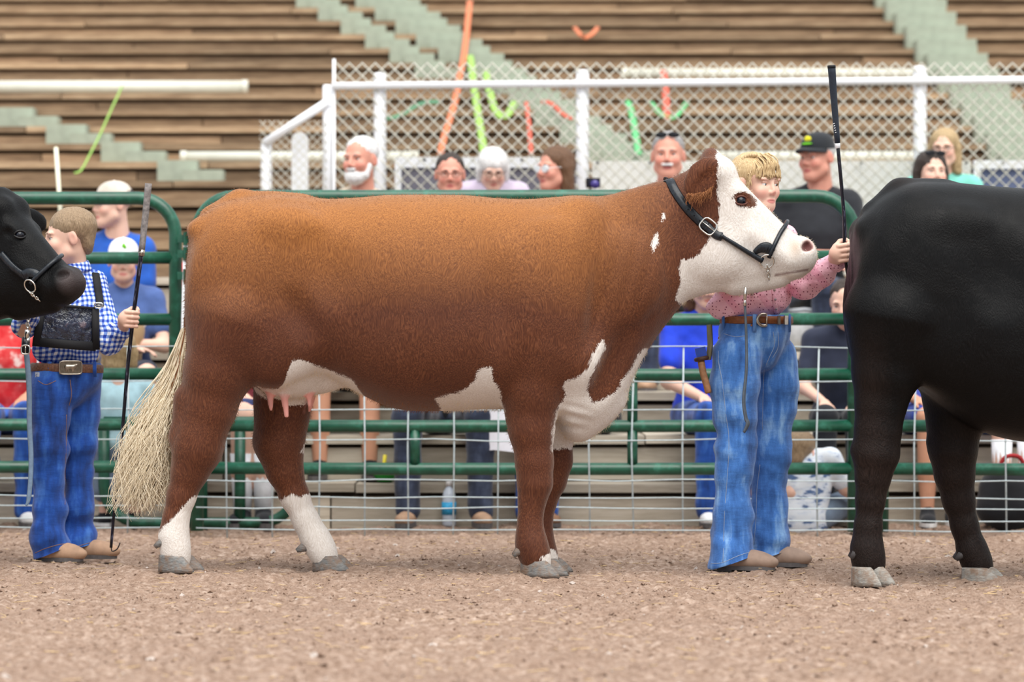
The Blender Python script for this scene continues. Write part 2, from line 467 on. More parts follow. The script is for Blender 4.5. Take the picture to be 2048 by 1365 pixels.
# ---- ribbons and straps laid down the rows
def ribbon(pts, w, mat, name, label):
    Q = []
    for (a, b) in zip(pts[:-1], pts[1:]):
        n = max(2, int(abs(a[1]-b[1])/14)+2)
        for t in np.linspace(0, 1, n, endpoint=False): Q.append(stand_point(a[0]+(b[0]-a[0])*t, a[1]+(b[1]-a[1])*t)+A(0, -.03, .03))
    Q.append(stand_point(*pts[-1])+A(0, -.03, .03))
    Q = np.array(Q); K = Q.copy()
    for _ in range(3): K[1:-1] = (K[:-2]+2*K[1:-1]+K[2:])/4
    K[:,1] -= .06
    V, F = strap(K, A(0, -1, .4), w, .004)
    return tag(mesh(name, V, F, mat), label, 'ribbon', 'ribbons hanging down the grandstand rows')
R_O = plain('orange_webbing', srgb(206,120,84), .8, .1); R_G = plain('lime_webbing', srgb(146,184,92), .8, .1)
R_R = plain('red_webbing', srgb(196,92,74), .8, .1); R_D = plain('green_webbing', srgb(96,176,116), .8, .1); R_T = plain('pale_stick', srgb(232,230,206), .7, .1)
ribbon([(940,20),(930,120),(908,230),(882,310)], .045, R_O, 'orange_strap', 'long orange strap slanting down the rows above the bespectacled man')
ribbon([(940,112),(948,190),(968,310)], .05, R_G, 'lime_strap', 'long lime strap running down beside the orange strap')
ribbon([(972,170),(990,240),(1015,250),(1032,210)], .05, R_G, 'lime_strap', 'curled lime strap right of the long lime strap')
ribbon([(1325,160),(1330,210),(1332,255)], .05, R_R, 'red_strap', 'red strap above the man with sunglasses on his head')
ribbon([(1250,205),(1265,250),(1275,325)], .045, R_D, 'green_strap', 'green strap left of the man with sunglasses on his head')
ribbon([(1300,235),(1340,255),(1372,225)], .035, R_D, 'green_strap', 'curved green strap crossing the red strap')
ribbon([(250,180),(205,290),(155,380)], .014, R_G, 'lime_strap', 'thin lime strap slanting down the rows at far left')
ribbon([(1052,215),(1057,260),(1062,318)], .03, R_R, 'red_strap', 'thin rust strap above the woman with white glasses')
ribbon([(1082,205),(1110,235),(1145,250)], .03, R_R, 'red_strap', 'short rust strap slanting toward the middle fence post')
ribbon([(880,205),(830,235),(775,255)], .03, plain('dull_green_webbing', srgb(92,140,110), .8), 'green_strap', 'dull green strap slanting behind the left fence panel')
ribbon([(1148,80),(1170,92),(1195,82)], .035, R_O, 'orange_strap', 'short sagging orange strap high on the rows')
o = MB(); o.tube([P(112,296,15.4), P(122,440,15.2)], .012, 8)
tag(o.build('white_stake', R_T), 'thin white stake standing behind the left gate', 'stake')

# ================================================================== chain link fence on the walkway
M_WHITE = plain('white_painted_steel', srgb(240,242,246), .45, .05, 12)
M_WIRE = plain('galvanised_wire', srgb(200,198,186), .5, .12, 60, metal=.0)
YF = 15.78; kf = FPX/YF
cf = empty('chain_link_fence', tuple(G(1200, YF)+A(0,0,1.22)), 'chain link fence on white steel posts behind the seated crowd', 'fence')
def post(px, ytop, w, name='post', ybot=None, yy=YF):
    a = P(px, ytop, yy); r = w/2/(FPX/yy); z0 = 1.22 if ybot is None else P(0, ybot, yy)[2]
    V, F = tube([A(a[0], yy, z0), A(a[0], yy, a[2]-.01), A(a[0], yy, a[2])], [r, r, r*.8], 14); o = mesh(name, V, F, M_WHITE, cf)
    return o
for px, yt, w in ((760,146,26),(1165,140,27),(1840,132,27),(2420,128,27)):
    p_ = post(px, yt, w)
    c = P(px, yt+24, YF); V, F = tube([c-A(0,0,.012), c+A(0,0,.012)], w/2/kf*1.18, 14); mesh('post_collar', V, F, M_WHITE, p_)
V, F = tube([P(664, 172, YF-.05), P(2048, 160, YF-.05), P(2700, 155, YF-.05)], .021, 10); mesh('top_rail', V, F, M_WHITE, cf)
V, F = tube([P(668, 118, YF-.03), P(668, 385, YF-.03), A(P(668,385,YF)[0], YF-.03, 1.22)], .009, 8); mesh('tension_bar', V, F, M_WHITE, cf)
post(655, 170, 20, 'post')
post(533, 282, 22, 'post')
V, F = tube([P(530,286,YF-.03), P(655,204,YF-.03)], .024, 10); mesh('brace', V, F, M_WHITE, cf)
def chainlink(x0, x1, z0, z1, yy, name, pitch=.072, r=.0036):
    mb = MB(); h = z1-z0; n = int((x1-x0+h)/pitch)+2
    for s in (1, -1):
        for j in range(-int(h/pitch)-2, n):
            xa = x0+j*pitch
            # line x = xa + s*(z-z0) (or mirrored), clipped to the panel
            pts = []
            for z in (z0, z1):
                t = (z-z0) if s > 0 else (h-(z-z0)); pts.append(A(xa+t, yy+.004*s, z))
            a, b = pts
            def clip(a, b):
                d = b-a
                if d[0] == 0: return None
                t0, t1 = sorted(((x0-a[0])/d[0], (x1-a[0])/d[0])); t0 = max(t0, 0); t1 = min(t1, 1)
                return (a+d*t0, a+d*t1) if t1 > t0+.01 else None
            c = clip(a, b)
            if c: mb.tube([c[0], c[1]], r, 4)
    return mb.build(name, M_WIRE, cf)
xl = P(672,0,YF)[0]; xr = P(2560,0,YF)[0]
tag(chainlink(xl, xr, 1.26, P(0,126,YF)[2], YF-.03, 'chain_link_mesh'), kind='stuff')
tag(chainlink(P(520,0,YF)[0], P(655,0,YF)[0], 1.26, P(0,242,YF)[2], YF-.03, 'chain_link_mesh', .05, .0022), kind='stuff')
# sign boards behind the mesh
def board(px0, px1, py0, mat, frame, name, label):
    a = P(px0, py0, YF+.05); b = P(px1, py0, YF+.05); z1 = a[2]; z0 = 1.24
    r = empty(name, ((a[0]+b[0])/2, YF+.05, z0), label, 'banner')
    n = 9; X = np.linspace(a[0], b[0], n*3)
    V = []; F = []
    for j, z in enumerate(np.linspace(z0, z1, 7)):
        for x in X: V.append((x, YF+.05+.006*math.sin(x*9+z*5), z))
    m = len(X)
    for j in range(6):
        for i in range(m-1): F.append([j*m+i, j*m+i+1, (j+1)*m+i+1, (j+1)*m+i])
    V = np.array(V); nb = len(V); V2 = V+A(0,.004,0)
    mesh('sheet', np.vstack([V, V2]), F+[[i+nb for i in f[::-1]] for f in F], mat, r)
    mb = MB()
    if frame:
        mb.box(((a[0]+b[0])/2, YF+.03, z1-.012*frame), (b[0]-a[0], .012, .026*frame))
        mb.build('top_hem', M_WHITE, r, False); mb = MB(); mb.box((a[0]+.018, YF+.025, (z0+z1)/2), (.036, .012, z1-z0)); mb.build('side_hem', M_WHITE, r, False)
    g = MB()
    for x in np.linspace(a[0]+.03, b[0]-.03, 8): V, F = tube([A(x, YF+.02, z1-.012), A(x, YF+.035, z1-.012)], .009, 8); g.add(V, F)
    tag(g.build('grommets', plain('grommet', srgb(90,90,92), .4), r), kind='stuff')
board(790, 1152, 316, plain('grey_mesh_fabric', srgb(118,116,128), .9, .14, 60), 2.2, 'grey_banner', 'grey mesh banner with white border behind the crowd')
board(1184, 1942, 322, plain('white_vinyl', srgb(232,232,228), .6, .05, 8), 0, 'white_banner', 'plain white vinyl banner hung on the chain link fence')
board(1946, 2300, 322, plain('slate_mesh_fabric', srgb(104,114,146), .9, .12, 60), 1.8, 'blue_grey_banner', 'blue grey banner with white top edge at far right')
o = MB(); w = 16.5/kf; c = P(600, 265, YF+.1); prof = [A(c[0]+w*math.cos(t), 0, c[2]-w+w*math.sin(t)) for t in np.linspace(0, math.pi, 12)]
ring = [A(c[0]+w, 0, 1.22)]+prof+[A(c[0]-w, 0, 1.22)]; m = len(ring)
V = np.array([q+A(0, YF+.08, 0) for q in ring]+[q+A(0, YF+.12, 0) for q in ring])
tag(mesh('white_round_top_board', V, [list(range(m)), list(range(m, 2*m))[::-1]]+[[i, i+m, (i+1) % m+m, (i+1) % m] for i in range(m)], M_WHITE, smooth=False), 'white round topped upright board behind the fence corner', 'board')

# ================================================================== green tube gates with wire mesh
N = Nodes('green_gate_paint'); v = N.obj(); f = N.noise(v, 14, 5, .7); f2 = N.noise(v, 90, 2)
c = N.ramp(f, [(.3, srgb(12,62,46)), (.55, srgb(20,84,62)), (.70, srgb(44,112,92)), (.8, srgb(140,168,152))])
N.set(Base_Color=c, Roughness=N.ramp(f, [(.3, .28), (.7, .5)]), Specular_IOR_Level=.6); N.bump(f2, .1, .002); M_GREEN = N.m
M_GALV = plain('galvanised_steel', srgb(178,190,194), .45, .12, 50)
RAILZ = [1.523, 1.252, .972, .724, .494, .302]; RR = .030
def gate(xa, xb, ya, yb, label, braces=(), rail2=True):
    g = empty('tube_gate', ((xa+xb)/2, (ya+yb)/2, 0), label, 'gate', 'green tube gates around the ring')
    d = unit(A(xb-xa, yb-ya, 0)); L = math.hypot(xb-xa, yb-ya); o0 = A(xa, ya, 0)
    at = lambda s, z, off=0: o0+d*s+A(0, off, z)
    R = .17; top = RAILZ[0]
    pts = [at(0, .02), at(0, top-R)]+[at(R-R*math.cos(t), top-R+R*math.sin(t)) for t in np.linspace(.15, math.pi/2, 8)]
    pts += [at(L-R+R*math.sin(t), top-R+R*math.cos(t)) for t in np.linspace(0, math.pi/2-.15, 8)]+[at(L, top-R), at(L, .02)]
    V, F = tube(pts, RR, 12); mesh('frame', V, F, M_GREEN, g)
    for z in RAILZ[1:]:
        V, F = tube([at(.0, z), at(L*.33, z-.004), at(L*.66, z-.003), at(L, z)], RR*.93, 12); mesh('rail', V, F, M_GREEN, g)
    for s in braces:
        for z0, z1 in zip(RAILZ[1:], RAILZ[2:]):
            if z1 < .8 and (s[1] is None or z0 <= s[1]): 
                V, F = tube([at(s[0], z1+.02), at(s[0], z0-.02)], RR*.8, 10); mesh('brace', V, F, M_GREEN, g)
    # welded wire: tied to the camera side of the rails
    mb = MB(); off = -RR-.004; zt = .845
    n = int(L/.203); 
    for i in range(1, n+1):
        s = i*.203-.06+rg.normal(0,.004)
        mb.tube([at(s, -.03, off), at(s+rg.normal(0,.004), .4, off), at(s+rg.normal(0,.004), zt, off)], .0042, 6)
    for z in (.845, .69, .565, .43, .25, .172, .125, .068, .028):
        q = [at(s, z+rg.normal(0,.003), off-.005) for s in np.linspace(.0, L, 12)]; mb.tube(q, .003, 5)
    tag(mb.build('wire_mesh', M_GALV, g), kind='stuff')
    return g
xA = G(352, 12.95)[0]; gate(xA-3.0, xA, 13.0, 12.93, 'green tube gate with wire mesh behind the boy', [(1.5, None)])
xB0, xB1 = G(394, 12.80)[0], G(1708, 12.74)[0]; gl = xB1-xB0
gate(xB0, xB1, 12.80, 12.74, 'long green tube gate with wire mesh behind the brown cow', [(G(830,12.78)[0]-xB0, .5), (G(1265,12.76)[0]-xB0, .73)])
xC = G(1764, 12.72)[0]; gate(xC, xC+3.0, 12.72, 12.6, 'green tube gate with wire mesh behind the black cow at right', [(1.5, None)])
# latch hardware between the two left gates
lt = empty('gate_latch', tuple(P(372, 495, 12.87)), 'green steel hinge brackets joining the two left gates', 'latch')
for py in (478, 508, 552):
    mb = MB(); c = P(372, py, 12.87); mb.box(c, (.075, .03, .035)); mb.tube([c-A(.0,.02,.03), c+A(0,-.02,.03)], .011, 8); mb.build('bracket', M_GREEN, lt, False)
mb = MB(); mb.tube([P(372,470,12.86), P(366,690,12.86), P(362,1068,12.86)], .011, 8); tag(mb.build('white_rod', M_WHITE), 'thin white rod standing in the gap between the gates', 'rod')
# narrow walk-through frame behind the gap
wf = empty('walk_frame', tuple(G(400, 13.1)), 'small green tube frame with rounded bottom corners behind the gate gap', 'gate')
k = 13.12; a0, a1, zb = G(208,k)[0], G(595,k)[0], P(0,1046,k)[2]; R = .17; zt = .5
pts = [A(a0,k,zt), A(a0,k,zb+R)]+[A(a0+R-R*math.cos(t),k,zb+R-R*math.sin(t)) for t in np.linspace(.2, math.pi/2, 7)]+[A(a1-R+R*math.sin(t),k,zb+R-R*math.cos(t)) for t in np.linspace(0, math.pi/2-.2, 7)]+[A(a1,k,zb+R), A(a1,k,zt)]
V, F = tube(pts, .026, 10); mesh('frame', V, F, M_GREEN, wf)
for px in (404, 480):
    V, F = tube([A(G(px,k)[0], k, .0), A(G(px,k)[0], k, zt)], .026, 10); mesh('upright', V, F, M_GREEN, wf)
V, F = tube([A(a0,k,zt), A(a1,k,zt)], .026, 10); mesh('crossbar', V, F, M_GREEN, wf)
# ================================================================== cattle
YC = 10.6; KC = FPX/YC
def L(px, py, y=0.0):        # cow-local point: x along the cow, y across (minus = camera side), z up
    return A((px-CX)/KC, y, CAMH-(py-CY)/KC)
def LP(px, py, Yl): return P(px, py, Yl)-A(0, YC, 0)
def hermite(xs, ys, x):
    xs = np.asarray(xs, float); ys = np.asarray(ys, float)
    m = np.gradient(ys, xs); d = np.diff(ys)/np.diff(xs)
    for i in range(len(xs)):                        # no overshoot
        a = d[i-1] if i else d[0]; b = d[i] if i < len(d) else d[-1]
        if a*b <= 0: m[i] = 0
        else: m[i] = np.sign(m[i])*min(abs(m[i]), 3*min(abs(a), abs(b)))
    i = np.clip(np.searchsorted(xs, x)-1, 0, len(xs)-2); h = xs[i+1]-xs[i]; t = np.clip((x-xs[i])/h, 0, 1)
    return (2*t**3-3*t**2+1)*ys[i]+(t**3-2*t**2+t)*h*m[i]+(-2*t**3+3*t**2)*ys[i+1]+(t**3-t**2)*h*m[i+1]
HEAD = [(1340,357,640,.125,.50,2.1),(1370,342,607,.115,.52,2.1),(1400,324,594,.110,.55,2.2),(1430,313,587,.108,.58,2.3),(1450,331,584,.106,.6,2.3),(1480,360,579,.100,.62,2.3),
        (1510,391,572,.088,.60,2.3),(1540,421,567,.074,.55,2.3),(1570,450,561,.067,.5,2.3),(1592,470,556,.068,.5,2.4),(1612,481,548,.066,.5,2.4),(1626,492,534,.054,.5,2.3),(1632,503,522,.03,.5,2)]
BODY = [(374,520,690,.05,.5,2),(380,485,715,.10,.55,2.2),(392,452,735,.155,.6,2.4),(415,424,752,.20,.62,2.5),(450,405,765,.235,.62,2.6),(500,395,770,.262,.62,2.7),(560,393,765,.278,.60,2.8),(610,395,752,.282,.56,2.7),
        (660,398,757,.285,.50,2.5),(720,395,788,.305,.46,2.4),(780,391,814,.33,.44,2.35),(850,391,823,.345,.43,2.3),(920,391,821,.343,.43,2.3),(1000,397,819,.325,.45,2.3),(1060,399,818,.295,.48,2.3),
        (1110,395,836,.268,.50,2.25),(1150,391,866,.24,.52,2.2),(1190,392,860,.212,.54,2.15),(1225,388,834,.188,.56,2.1),(1255,381,785,.168,.56,2.1),(1280,374,730,.154,.55,2.1),(1308,366,682,.140,.53,2.1)]
def trunk(st, dx=0.0):
    st = np.array(st, float); xs = (st[:,0]+dx-CX)/KC; top = CAMH-(st[:,1]-CY)/KC; bot = CAMH-(st[:,2]-CY)/KC
    def fn(X, Y, Z):
        x = X[:,0,0]; g = lambda col: hermite(xs, col, x)[:,None,None].astype(np.float32)
        t, b, w, cf, e = g(top), g(bot), g(st[:,3]), g(st[:,4]), g(st[:,5])
        zc = b+cf*(t-b); hz = np.where(Z > zc, t-zc, zc-b)
        n = ((np.abs(Y)/w)**e+(np.abs(Z-zc)/hz)**e)**(1/e)
        d = (n-1)*np.minimum(w, .5*(t-b))*.9
        return np.maximum(d, np.maximum(xs[0]-X, X-xs[-1]))
    return ['f', A(xs[0], -st[:,3].max()-.01, bot.min()), A(xs[-1], st[:,3].max()+.01, top.max()), fn, .03, 1]
def leg(pts, Yl, k=.03, inv=None):
    if inv is not None:
        R, s, t = inv; f = lambda q: ((P(q[0], q[1], Yl)-t)/s)@R
        return [C(f(pts[i]), f(pts[i+1]), pts[i][2]/s, pts[i+1][2]/s, k) for i in range(len(pts)-1)]
    return [C(LP(*pts[i][:2], Yl), LP(*pts[i+1][:2], Yl), pts[i][2], pts[i+1][2], k) for i in range(len(pts)-1)]
def head_detail(dx=0.0, ears='down'):
    h = lambda px, py, y=0.: L(px+dx, py, y)
    p = []
    for s in (-1, 1):
        p += [E(h(1425,505,s*.060), (.10,.048,.085), .05), E(h(1474,392,s*.080), (.045,.022,.032), .03, R=Ry(35)),
              E(h(1440,345,s*.055), (.05,.05,.05), .05), C(h(1500,470,s*.070), h(1575,520,s*.055), .018, .02, .05),
              E(h(1603,500,s*.040), (.034,.032,.042), .03)]
        if ears == 'down':
            p += [C(h(1418,338,s*.085), h(1408,350,s*.130), .030, .038, .03),
                  E(h(1399,361,s*.165), (.086,.017,.060), .012, R=Rz(s*14)@Ry(128)), E(h(1408,372,s*.182), (.066,.012,.036), .010, -1, R=Rz(s*14)@Ry(128))]
        else:
            p += [C(h(1420,362,s*.09), h(1412,362,s*.14), .028, .034, .03),
                  E(h(1406,366,s*.215), (.022,.105,.058), .02, R=Rx(s*-8)@Rz(s*-16)), E(h(1426,368,s*.225), (.014,.085,.040), .012, -1, R=Rx(s*-8)@Rz(s*-16))]
    p += [E(h(1420,318), (.030,.06,.040), .03), E(h(1600,512), (.046,.072,.052), .03), E(h(1580,548), (.045,.05,.020), .02), C(h(1470,572), h(1560,560), .03, .028, .03)]
    for s in (-1, 1):
        p += [C(h(1563,549,s*.078), h(1612,541,s*.060), .008, .007, .006, -1), E(h(1482,402,s*.104), (.026,.014,.019), .014, -1, R=Ry(20)),
              E(h(1612,492,s*.072), (.026,.034,.019), .006, -1, R=Rz(s*28)@Ry(-50)), C(h(1612,497,s*.070), h(1600,506,s*.085), .007, .004, .008, -1)]
    return p
def body_detail(dx=0.0, rump=True):
    h = lambda px, py, y=0.: L(px+dx, py, y); p = []
    for s in (-1, 1):
        p += [E(h(590,458,s*.222), (.09,.035,.045), .07), E(h(400,462,s*.10), (.04,.05,.035), .06),
              E(h(470,610,s*.165), (.165,.10,.24), .10), E(h(560,690,s*.17), (.13,.075,.13), .10),
              E(h(1100,600,s*.205), (.13,.075,.26), .10), E(h(1145,500,s*.135), (.07,.075,.16), .10, R=Ry(18)), E(h(1150,715,s*.165), (.085,.07,.10), .06),
              E(h(662,530,s*.352), (.085,.072,.15), .08, -1), E(h(1003,600,s*.362), (.04,.05,.22), .07, -1), E(h(1205,590,s*.262), (.028,.06,.17), .06, -1, R=Ry(14)), E(h(445,720,s*.262), (.03,.045,.12), .06, -1, R=Ry(12)), E(h(615,640,s*.325), (.035,.06,.10), .06, -1, R=Ry(-22)),
              E(h(1245,560,s*.135), (.12,.05,.13), .09), E(h(1225,735,s*.175), (.04,.04,.12), .06, -1, R=Ry(24))]
    p += [C(h(600,417), h(480,408), .042, .044, .05), C(h(480,408), h(420,432), .044, .036, .04), C(h(1155,850), h(1225,800), .055, .04, .05)]
    return p
def tail(pts, r): return [C(pts[i], pts[i+1], r[i], r[i+1], .02) for i in range(len(pts)-1)]
def claw(base, ang, Ln, W, H, back=.42):
    """one half of a cloven hoof, toe toward ang"""
    V = []; F = []; n = 14
    rings = [(1.04, .0, 0.0), (1.0, .25, -.02), (.84, .75, -.09), (.74, 1.0, -.13), (.62, 1.12, -.14)]
    for (sc, z, sh) in rings:
        for k in range(n):
            t = 2*math.pi*k/n; x = math.cos(t); y = math.sin(t)
            wx = .5+.5*x; wd = (1-.62*max(x, 0)**1.6)
            lx = (x*.5+.08)*Ln*(sc if x > 0 else (.86+.12*sc))+sh*Ln*(.5+.5*x)
            V.append((lx, y*W*.5*wd*(.84+.16*sc), z*H))
    for i in range(len(rings)-1):
        for k in range(n): F.append([i*n+k, i*n+(k+1) % n, (i+1)*n+(k+1) % n, (i+1)*n+k])
    F.append(list(range(n))[::-1]); F.append([(len(rings)-1)*n+k for k in range(n)])
    return np.array(V)@Rz(ang).T+np.asarray(base, float), F
def horn(name, a, b):
    N = Nodes(name); f = N.noise(N.obj(), 26, 5, .7); g = N.noise(N.obj((30,30,160)), 2, 2)
    c = N.mix(N.ramp(f, [(.42, 0), (.62, .8)]), N.ramp(g, [(.3, a), (.7, b)]), srgb(124,98,78)); N.set(Base_Color=c, Roughness=.6); N.bump(N.math('ADD', f, g), .35, .006); return N.m
M_HOOF = horn('hoof_horn', srgb(88,88,88), srgb(132,132,130))
M_HOOFD = horn('pale_hoof_horn', srgb(122,120,116), srgb(164,160,152))
M_EYE = Nodes('cow_eye').set(Base_Color=(.006,.007,.012), Roughness=.06).m
M_LID = plain('cow_eyelid', srgb(92,52,40), .6, .2, 60)

def poly_sd(pts, x, z):
    """signed distance to a polygon, positive inside"""
    p = np.asarray(pts, float); n = len(p); d = np.full(len(x), 1e9); ins = np.zeros(len(x), bool)
    for i in range(n):
        a, b = p[i], p[(i+1) % n]; e = b-a; wx, wz = x-a[0], z-a[1]
        t = np.clip((wx*e[0]+wz*e[1])/max(e@e, 1e-9), 0, 1)
        d = np.minimum(d, (wx-t*e[0])**2+(wz-t*e[1])**2)
        c = ((a[1] > z) != (b[1] > z)) & (x < (b[0]-a[0])*(z-a[1])/((b[1]-a[1]) if abs(b[1]-a[1]) > 1e-9 else 1e-9)+a[0]); ins ^= c
    return np.where(ins, 1, -1)*np.sqrt(d)

def coat_nodes(name):
    N = Nodes(name); v = N.obj((26, 26, 9)); w = N.obj((1,1,1))
    warp = N.n('ShaderNodeVectorMath', operation='ADD')
    nz = N.n('ShaderNodeTexNoise'); nz.inputs['Scale'].default_value = 5.0; N.link(w, nz.inputs['Vector'])
    sc = N.n('ShaderNodeVectorMath', operation='SCALE'); sc.inputs['Scale'].default_value = 3.2; N.link(nz.outputs['Color'], sc.inputs[0])
    N.link(v, warp.inputs[0]); N.link(sc.outputs[0], warp.inputs[1])
    hair = N.noise(warp.outputs[0], 9.0, 4, .6); big = N.noise(w, 3.2, 3)
    return N, hair, big, w
N, hair, big, wv = coat_nodes('red_and_white_coat')
red = N.ramp(hair, [(.28, srgb(62,31,19)), (.5, srgb(90,49,29)), (.72, srgb(122,74,48))])
red = N.mix(N.ramp(big, [(.35, 0), (.7, .45)]), red, srgb(72,38,27))
red_lit = N.mix(N.math('MULTIPLY', N.attr('top_lit'), .9), red, N.ramp(hair, [(.3, srgb(120,70,31)), (.7, srgb(180,118,58))]))  # lighter gold stands for light from above on the coat
wht = N.ramp(hair, [(.25, srgb(196,186,176)), (.6, srgb(222,216,210)), (.8, srgb(234,231,228))])
edge = N.math('ADD', N.math('MULTIPLY', N.attr('white'), 1.0), N.math('MULTIPLY', N.math('SUBTRACT', hair, .5), .035))
edge = N.math('ADD', edge, N.math('MULTIPLY', N.math('SUBTRACT', N.noise(wv, 28, 3), .5), .022))
fw = N.math('ADD', N.math('MULTIPLY', edge, 160), .5, True)
col = N.mix(fw, red_lit, wht)
col = N.mix(N.math('MULTIPLY', N.attr('tan'), N.ramp(hair, [(.3, .25), (.7, .9)])), col, srgb(176,142,106))
col = N.mix(N.attr('pink'), col, srgb(226,160,150)); col = N.mix(N.attr('nostril_crease'), col, srgb(96,54,52))
N.set(Base_Color=col, Roughness=.62, Sheen_Weight=.25, Sheen_Roughness=.4); N.b.inputs['Specular IOR Level'].default_value = .22
N.b.inputs['Sheen Tint'].default_value = (1, .86, .75, 1)
N.bump(hair, .45, .006); M_RED = N.m
N, hair, big, wv = coat_nodes('black_coat')
col = N.ramp(hair, [(.3, srgb(5,5,6)), (.55, srgb(10,10,11)), (.8, srgb(24,22,23))])
col = N.mix(N.math('MULTIPLY', N.attr('rust'), .26), col, N.ramp(hair, [(.3, srgb(44,32,28)), (.7, srgb(86,66,58))]))
col = N.mix(N.attr('pink'), col, srgb(70,62,62))
N.set(Base_Color=col, Roughness=.42); N.b.inputs['Specular IOR Level'].default_value = .13
N.b.inputs['Sheen Tint'].default_value = (.75, .85, 1, 1)
N.bump(hair, .5, .006); M_BLACK = N.m

def strands(name, mat, parent, roots, guide, n, length, r, spread, wave, seed, seg=9):
    """many fine tapering locks joined into one tuft"""
    rg = np.random.default_rng(seed); mb_V = []; mb_F = []; base = 0; CL = rg.normal(0, 1, (26, 3))
    for i in range(n):
        u = rg.random(); off = (.55*rg.normal(0, 1, 3)+.75*CL[rg.integers(0, len(CL))])*spread; Ls = length*(.50+.42*rg.random()**.9); ph = rg.random()*6.28; am = wave*(.5+rg.random())
        pts = []
        for t in np.linspace(0, 1, seg):
            g = guide(u, t*Ls); w = min(1, .15+t*1.1)
            pts.append(g+off*w+A(math.sin(ph+t*9), math.cos(ph*1.7+t*7), .3*math.sin(t*8+ph))*am*t)
        V, F = tube(pts, [r*(1-.75*t) for t in np.linspace(0, 1, seg)], 4, caps=False)
        mb_V.append(V); mb_F += [[a+base for a in f] for f in F]; base += len(V)
    return tag(mesh(name, np.concatenate(mb_V), mb_F, mat, parent), kind='stuff')

def finish(V, place):
    R, s, t = place; return (V*s)@R.T+t
PLACE_B = (np.eye(3), 1.0, A(0, YC, 0))

# ---- the red and white cow
nr = [(470,640,.17),(436,745,.125),(418,815,.100),(400,868,.090),(394,900,.086),(379,945,.062),(362,995,.051),(351,1040,.047),(347,1074,.054),(351,1102,.052),(354,1120,.048)]
fr = [(575,700,.15),(568,790,.105),(566,840,.092),(560,890,.088),(569,940,.066),(589,995,.052),(612,1043,.046),(630,1077,.051),(643,1102,.049),(650,1118,.046)]
nf = [(1085,700,.14),(1066,780,.105),(1062,860,.080),(1068,925,.066),(1069,968,.061),(1063,1006,.046),(1060,1040,.041),(1060,1068,.045),(1063,1090,.053),(1070,1112,.050),(1075,1128,.047)]
ff = [(1105,740,.12),(1114,850,.066),(1111,925,.058),(1102,964,.054),(1090,1005,.041),(1083,1045,.038),(1081,1082,.047),(1090,1110,.042),(1096,1126,.038)]
YNR, YFR, YNF, YFF = 10.45, 10.73, 10.46, 10.72
pr = [trunk(BODY+HEAD)]+body_detail()+leg(nr, YNR)+leg(fr, YFR)+leg(nf, YNF)+leg(ff, YFF)
pr += [C(LP(352,870,YNR), LP(388,905,YNR), .020, .04, .03), C(LP(524,878,YFR), LP(552,912,YFR), .020, .04, .03), C(LP(355,880,YNR), LP(372,800,YNR), .018, .05, .04),C(LP(526,885,YFR), LP(540,810,YFR), .018, .05, .04)]
pr += [C(LP(1045,775,YNF), LP(1030,830,YNF), .05, .03, .04)]
pr += tail([L(430,432,.0), L(398,475,.02), L(386,560,.03), L(380,640,.03), L(366,705,.02), L(352,742,.0)], [.036,.032,.027,.024,.02,.016])
udder = [E(L(585,752,-.02), (.125,.115,.085), .04), E(L(545,760,.06), (.07,.06,.07), .03), E(L(640,760,0), (.09,.06,.05), .04)]
teats = [(L(542,770,-.065), L(545,818,-.07)), (L(571,780,-.085), L(577,832,-.09)), (L(620,775,-.05), L(621,812,-.05)), (L(627,775,.05), L(617,822,.055))]
pr += udder+[C(a, b, .017, .0095, .016) for a, b in teats]+head_detail()
V, Q = skin(pr, .0078, 2)
def folds(V):
    px = V[:,0]*KC+CX; py = CY-(V[:,2]-CAMH)*KC
    w = np.clip(1.1-np.abs((px-1255)/95), 0, 1)*np.clip((py-380)/60, 0, 1)*np.clip((700-py)/120, 0, 1)
    q = px+.22*(py-520)+18*vnoise(V, (3,3,4), 31)
    f = .0035*w*np.sin(q/5.2)*(.4+.6*np.abs(vnoise(V, (12,4,3), 32)))
    f += .0030*vnoise(V, (9,6,4), 33)+.004*np.clip((650-px)/100, 0, 1)*vnoise(V, (7,5,7), 34)
    wb = np.clip(1.1-np.sqrt(((px-1140)/45)**2+((py-835)/35)**2), 0, 1)
    return f+.005*wb*np.sin((py-.25*(px-1140))/3.6)
V = V+normals(V, Q)*folds(V)[:,None]
px = V[:,0]*KC+CX; py = CY-(V[:,2]-CAMH)*KC
white = [
 [(1431,270),(1431,312),(1427,337),(1430,381),(1434,416),(1434,442),(1418,471),(1405,495),(1387,518),(1360,523),(1355,539),(1358,565),(1350,600),(1364,614),(1380,660),(1720,660),(1720,270)],
 [(1311,468),(1313,490),(1302,507),(1298,492)], [(1325,430),(1326,440),(1318,448)],
 [(960,737),(983,735),(989,762),(1000,778),(1006,813),(1010,850),(880,850),(882,813),(873,797),(906,786),(933,776),(948,763)],
 [(1203,679),(1206,697),(1189,731),(1176,762),(1172,782),(1183,805),(1205,797),(1228,786),(1243,762),(1259,739),(1274,712),(1288,696),(1330,720),(1300,900),(1100,900),(1106,850),(1111,821),(1131,786),(1125,775),(1127,761),(1150,755),(1177,735),(1181,708)],
 [(506,772),(528,748),(565,726),(610,718),(660,738),(705,757),(740,790),(790,820),(860,818),(870,840),(770,842),(690,812),(650,800),(600,812),(515,812)]]
legw = [[(300,1076),(320,1068),(332,1054),(345,1040),(362,1026),(376,1010),(400,985),(430,1010),(430,1170),(280,1170)],
        [(540,1010),(562,1000),(580,993),(600,996),(618,990),(640,1000),(740,1170),(560,1170)],
        [(1080,1114),(1090,1102),(1108,1103),(1116,1122),(1100,1132),(1082,1126)], [(598,906),(606,893),(609,920)]]
un = np.min([np.linalg.norm((V-e[1])/e[2], axis=1) for e in udder], 0)
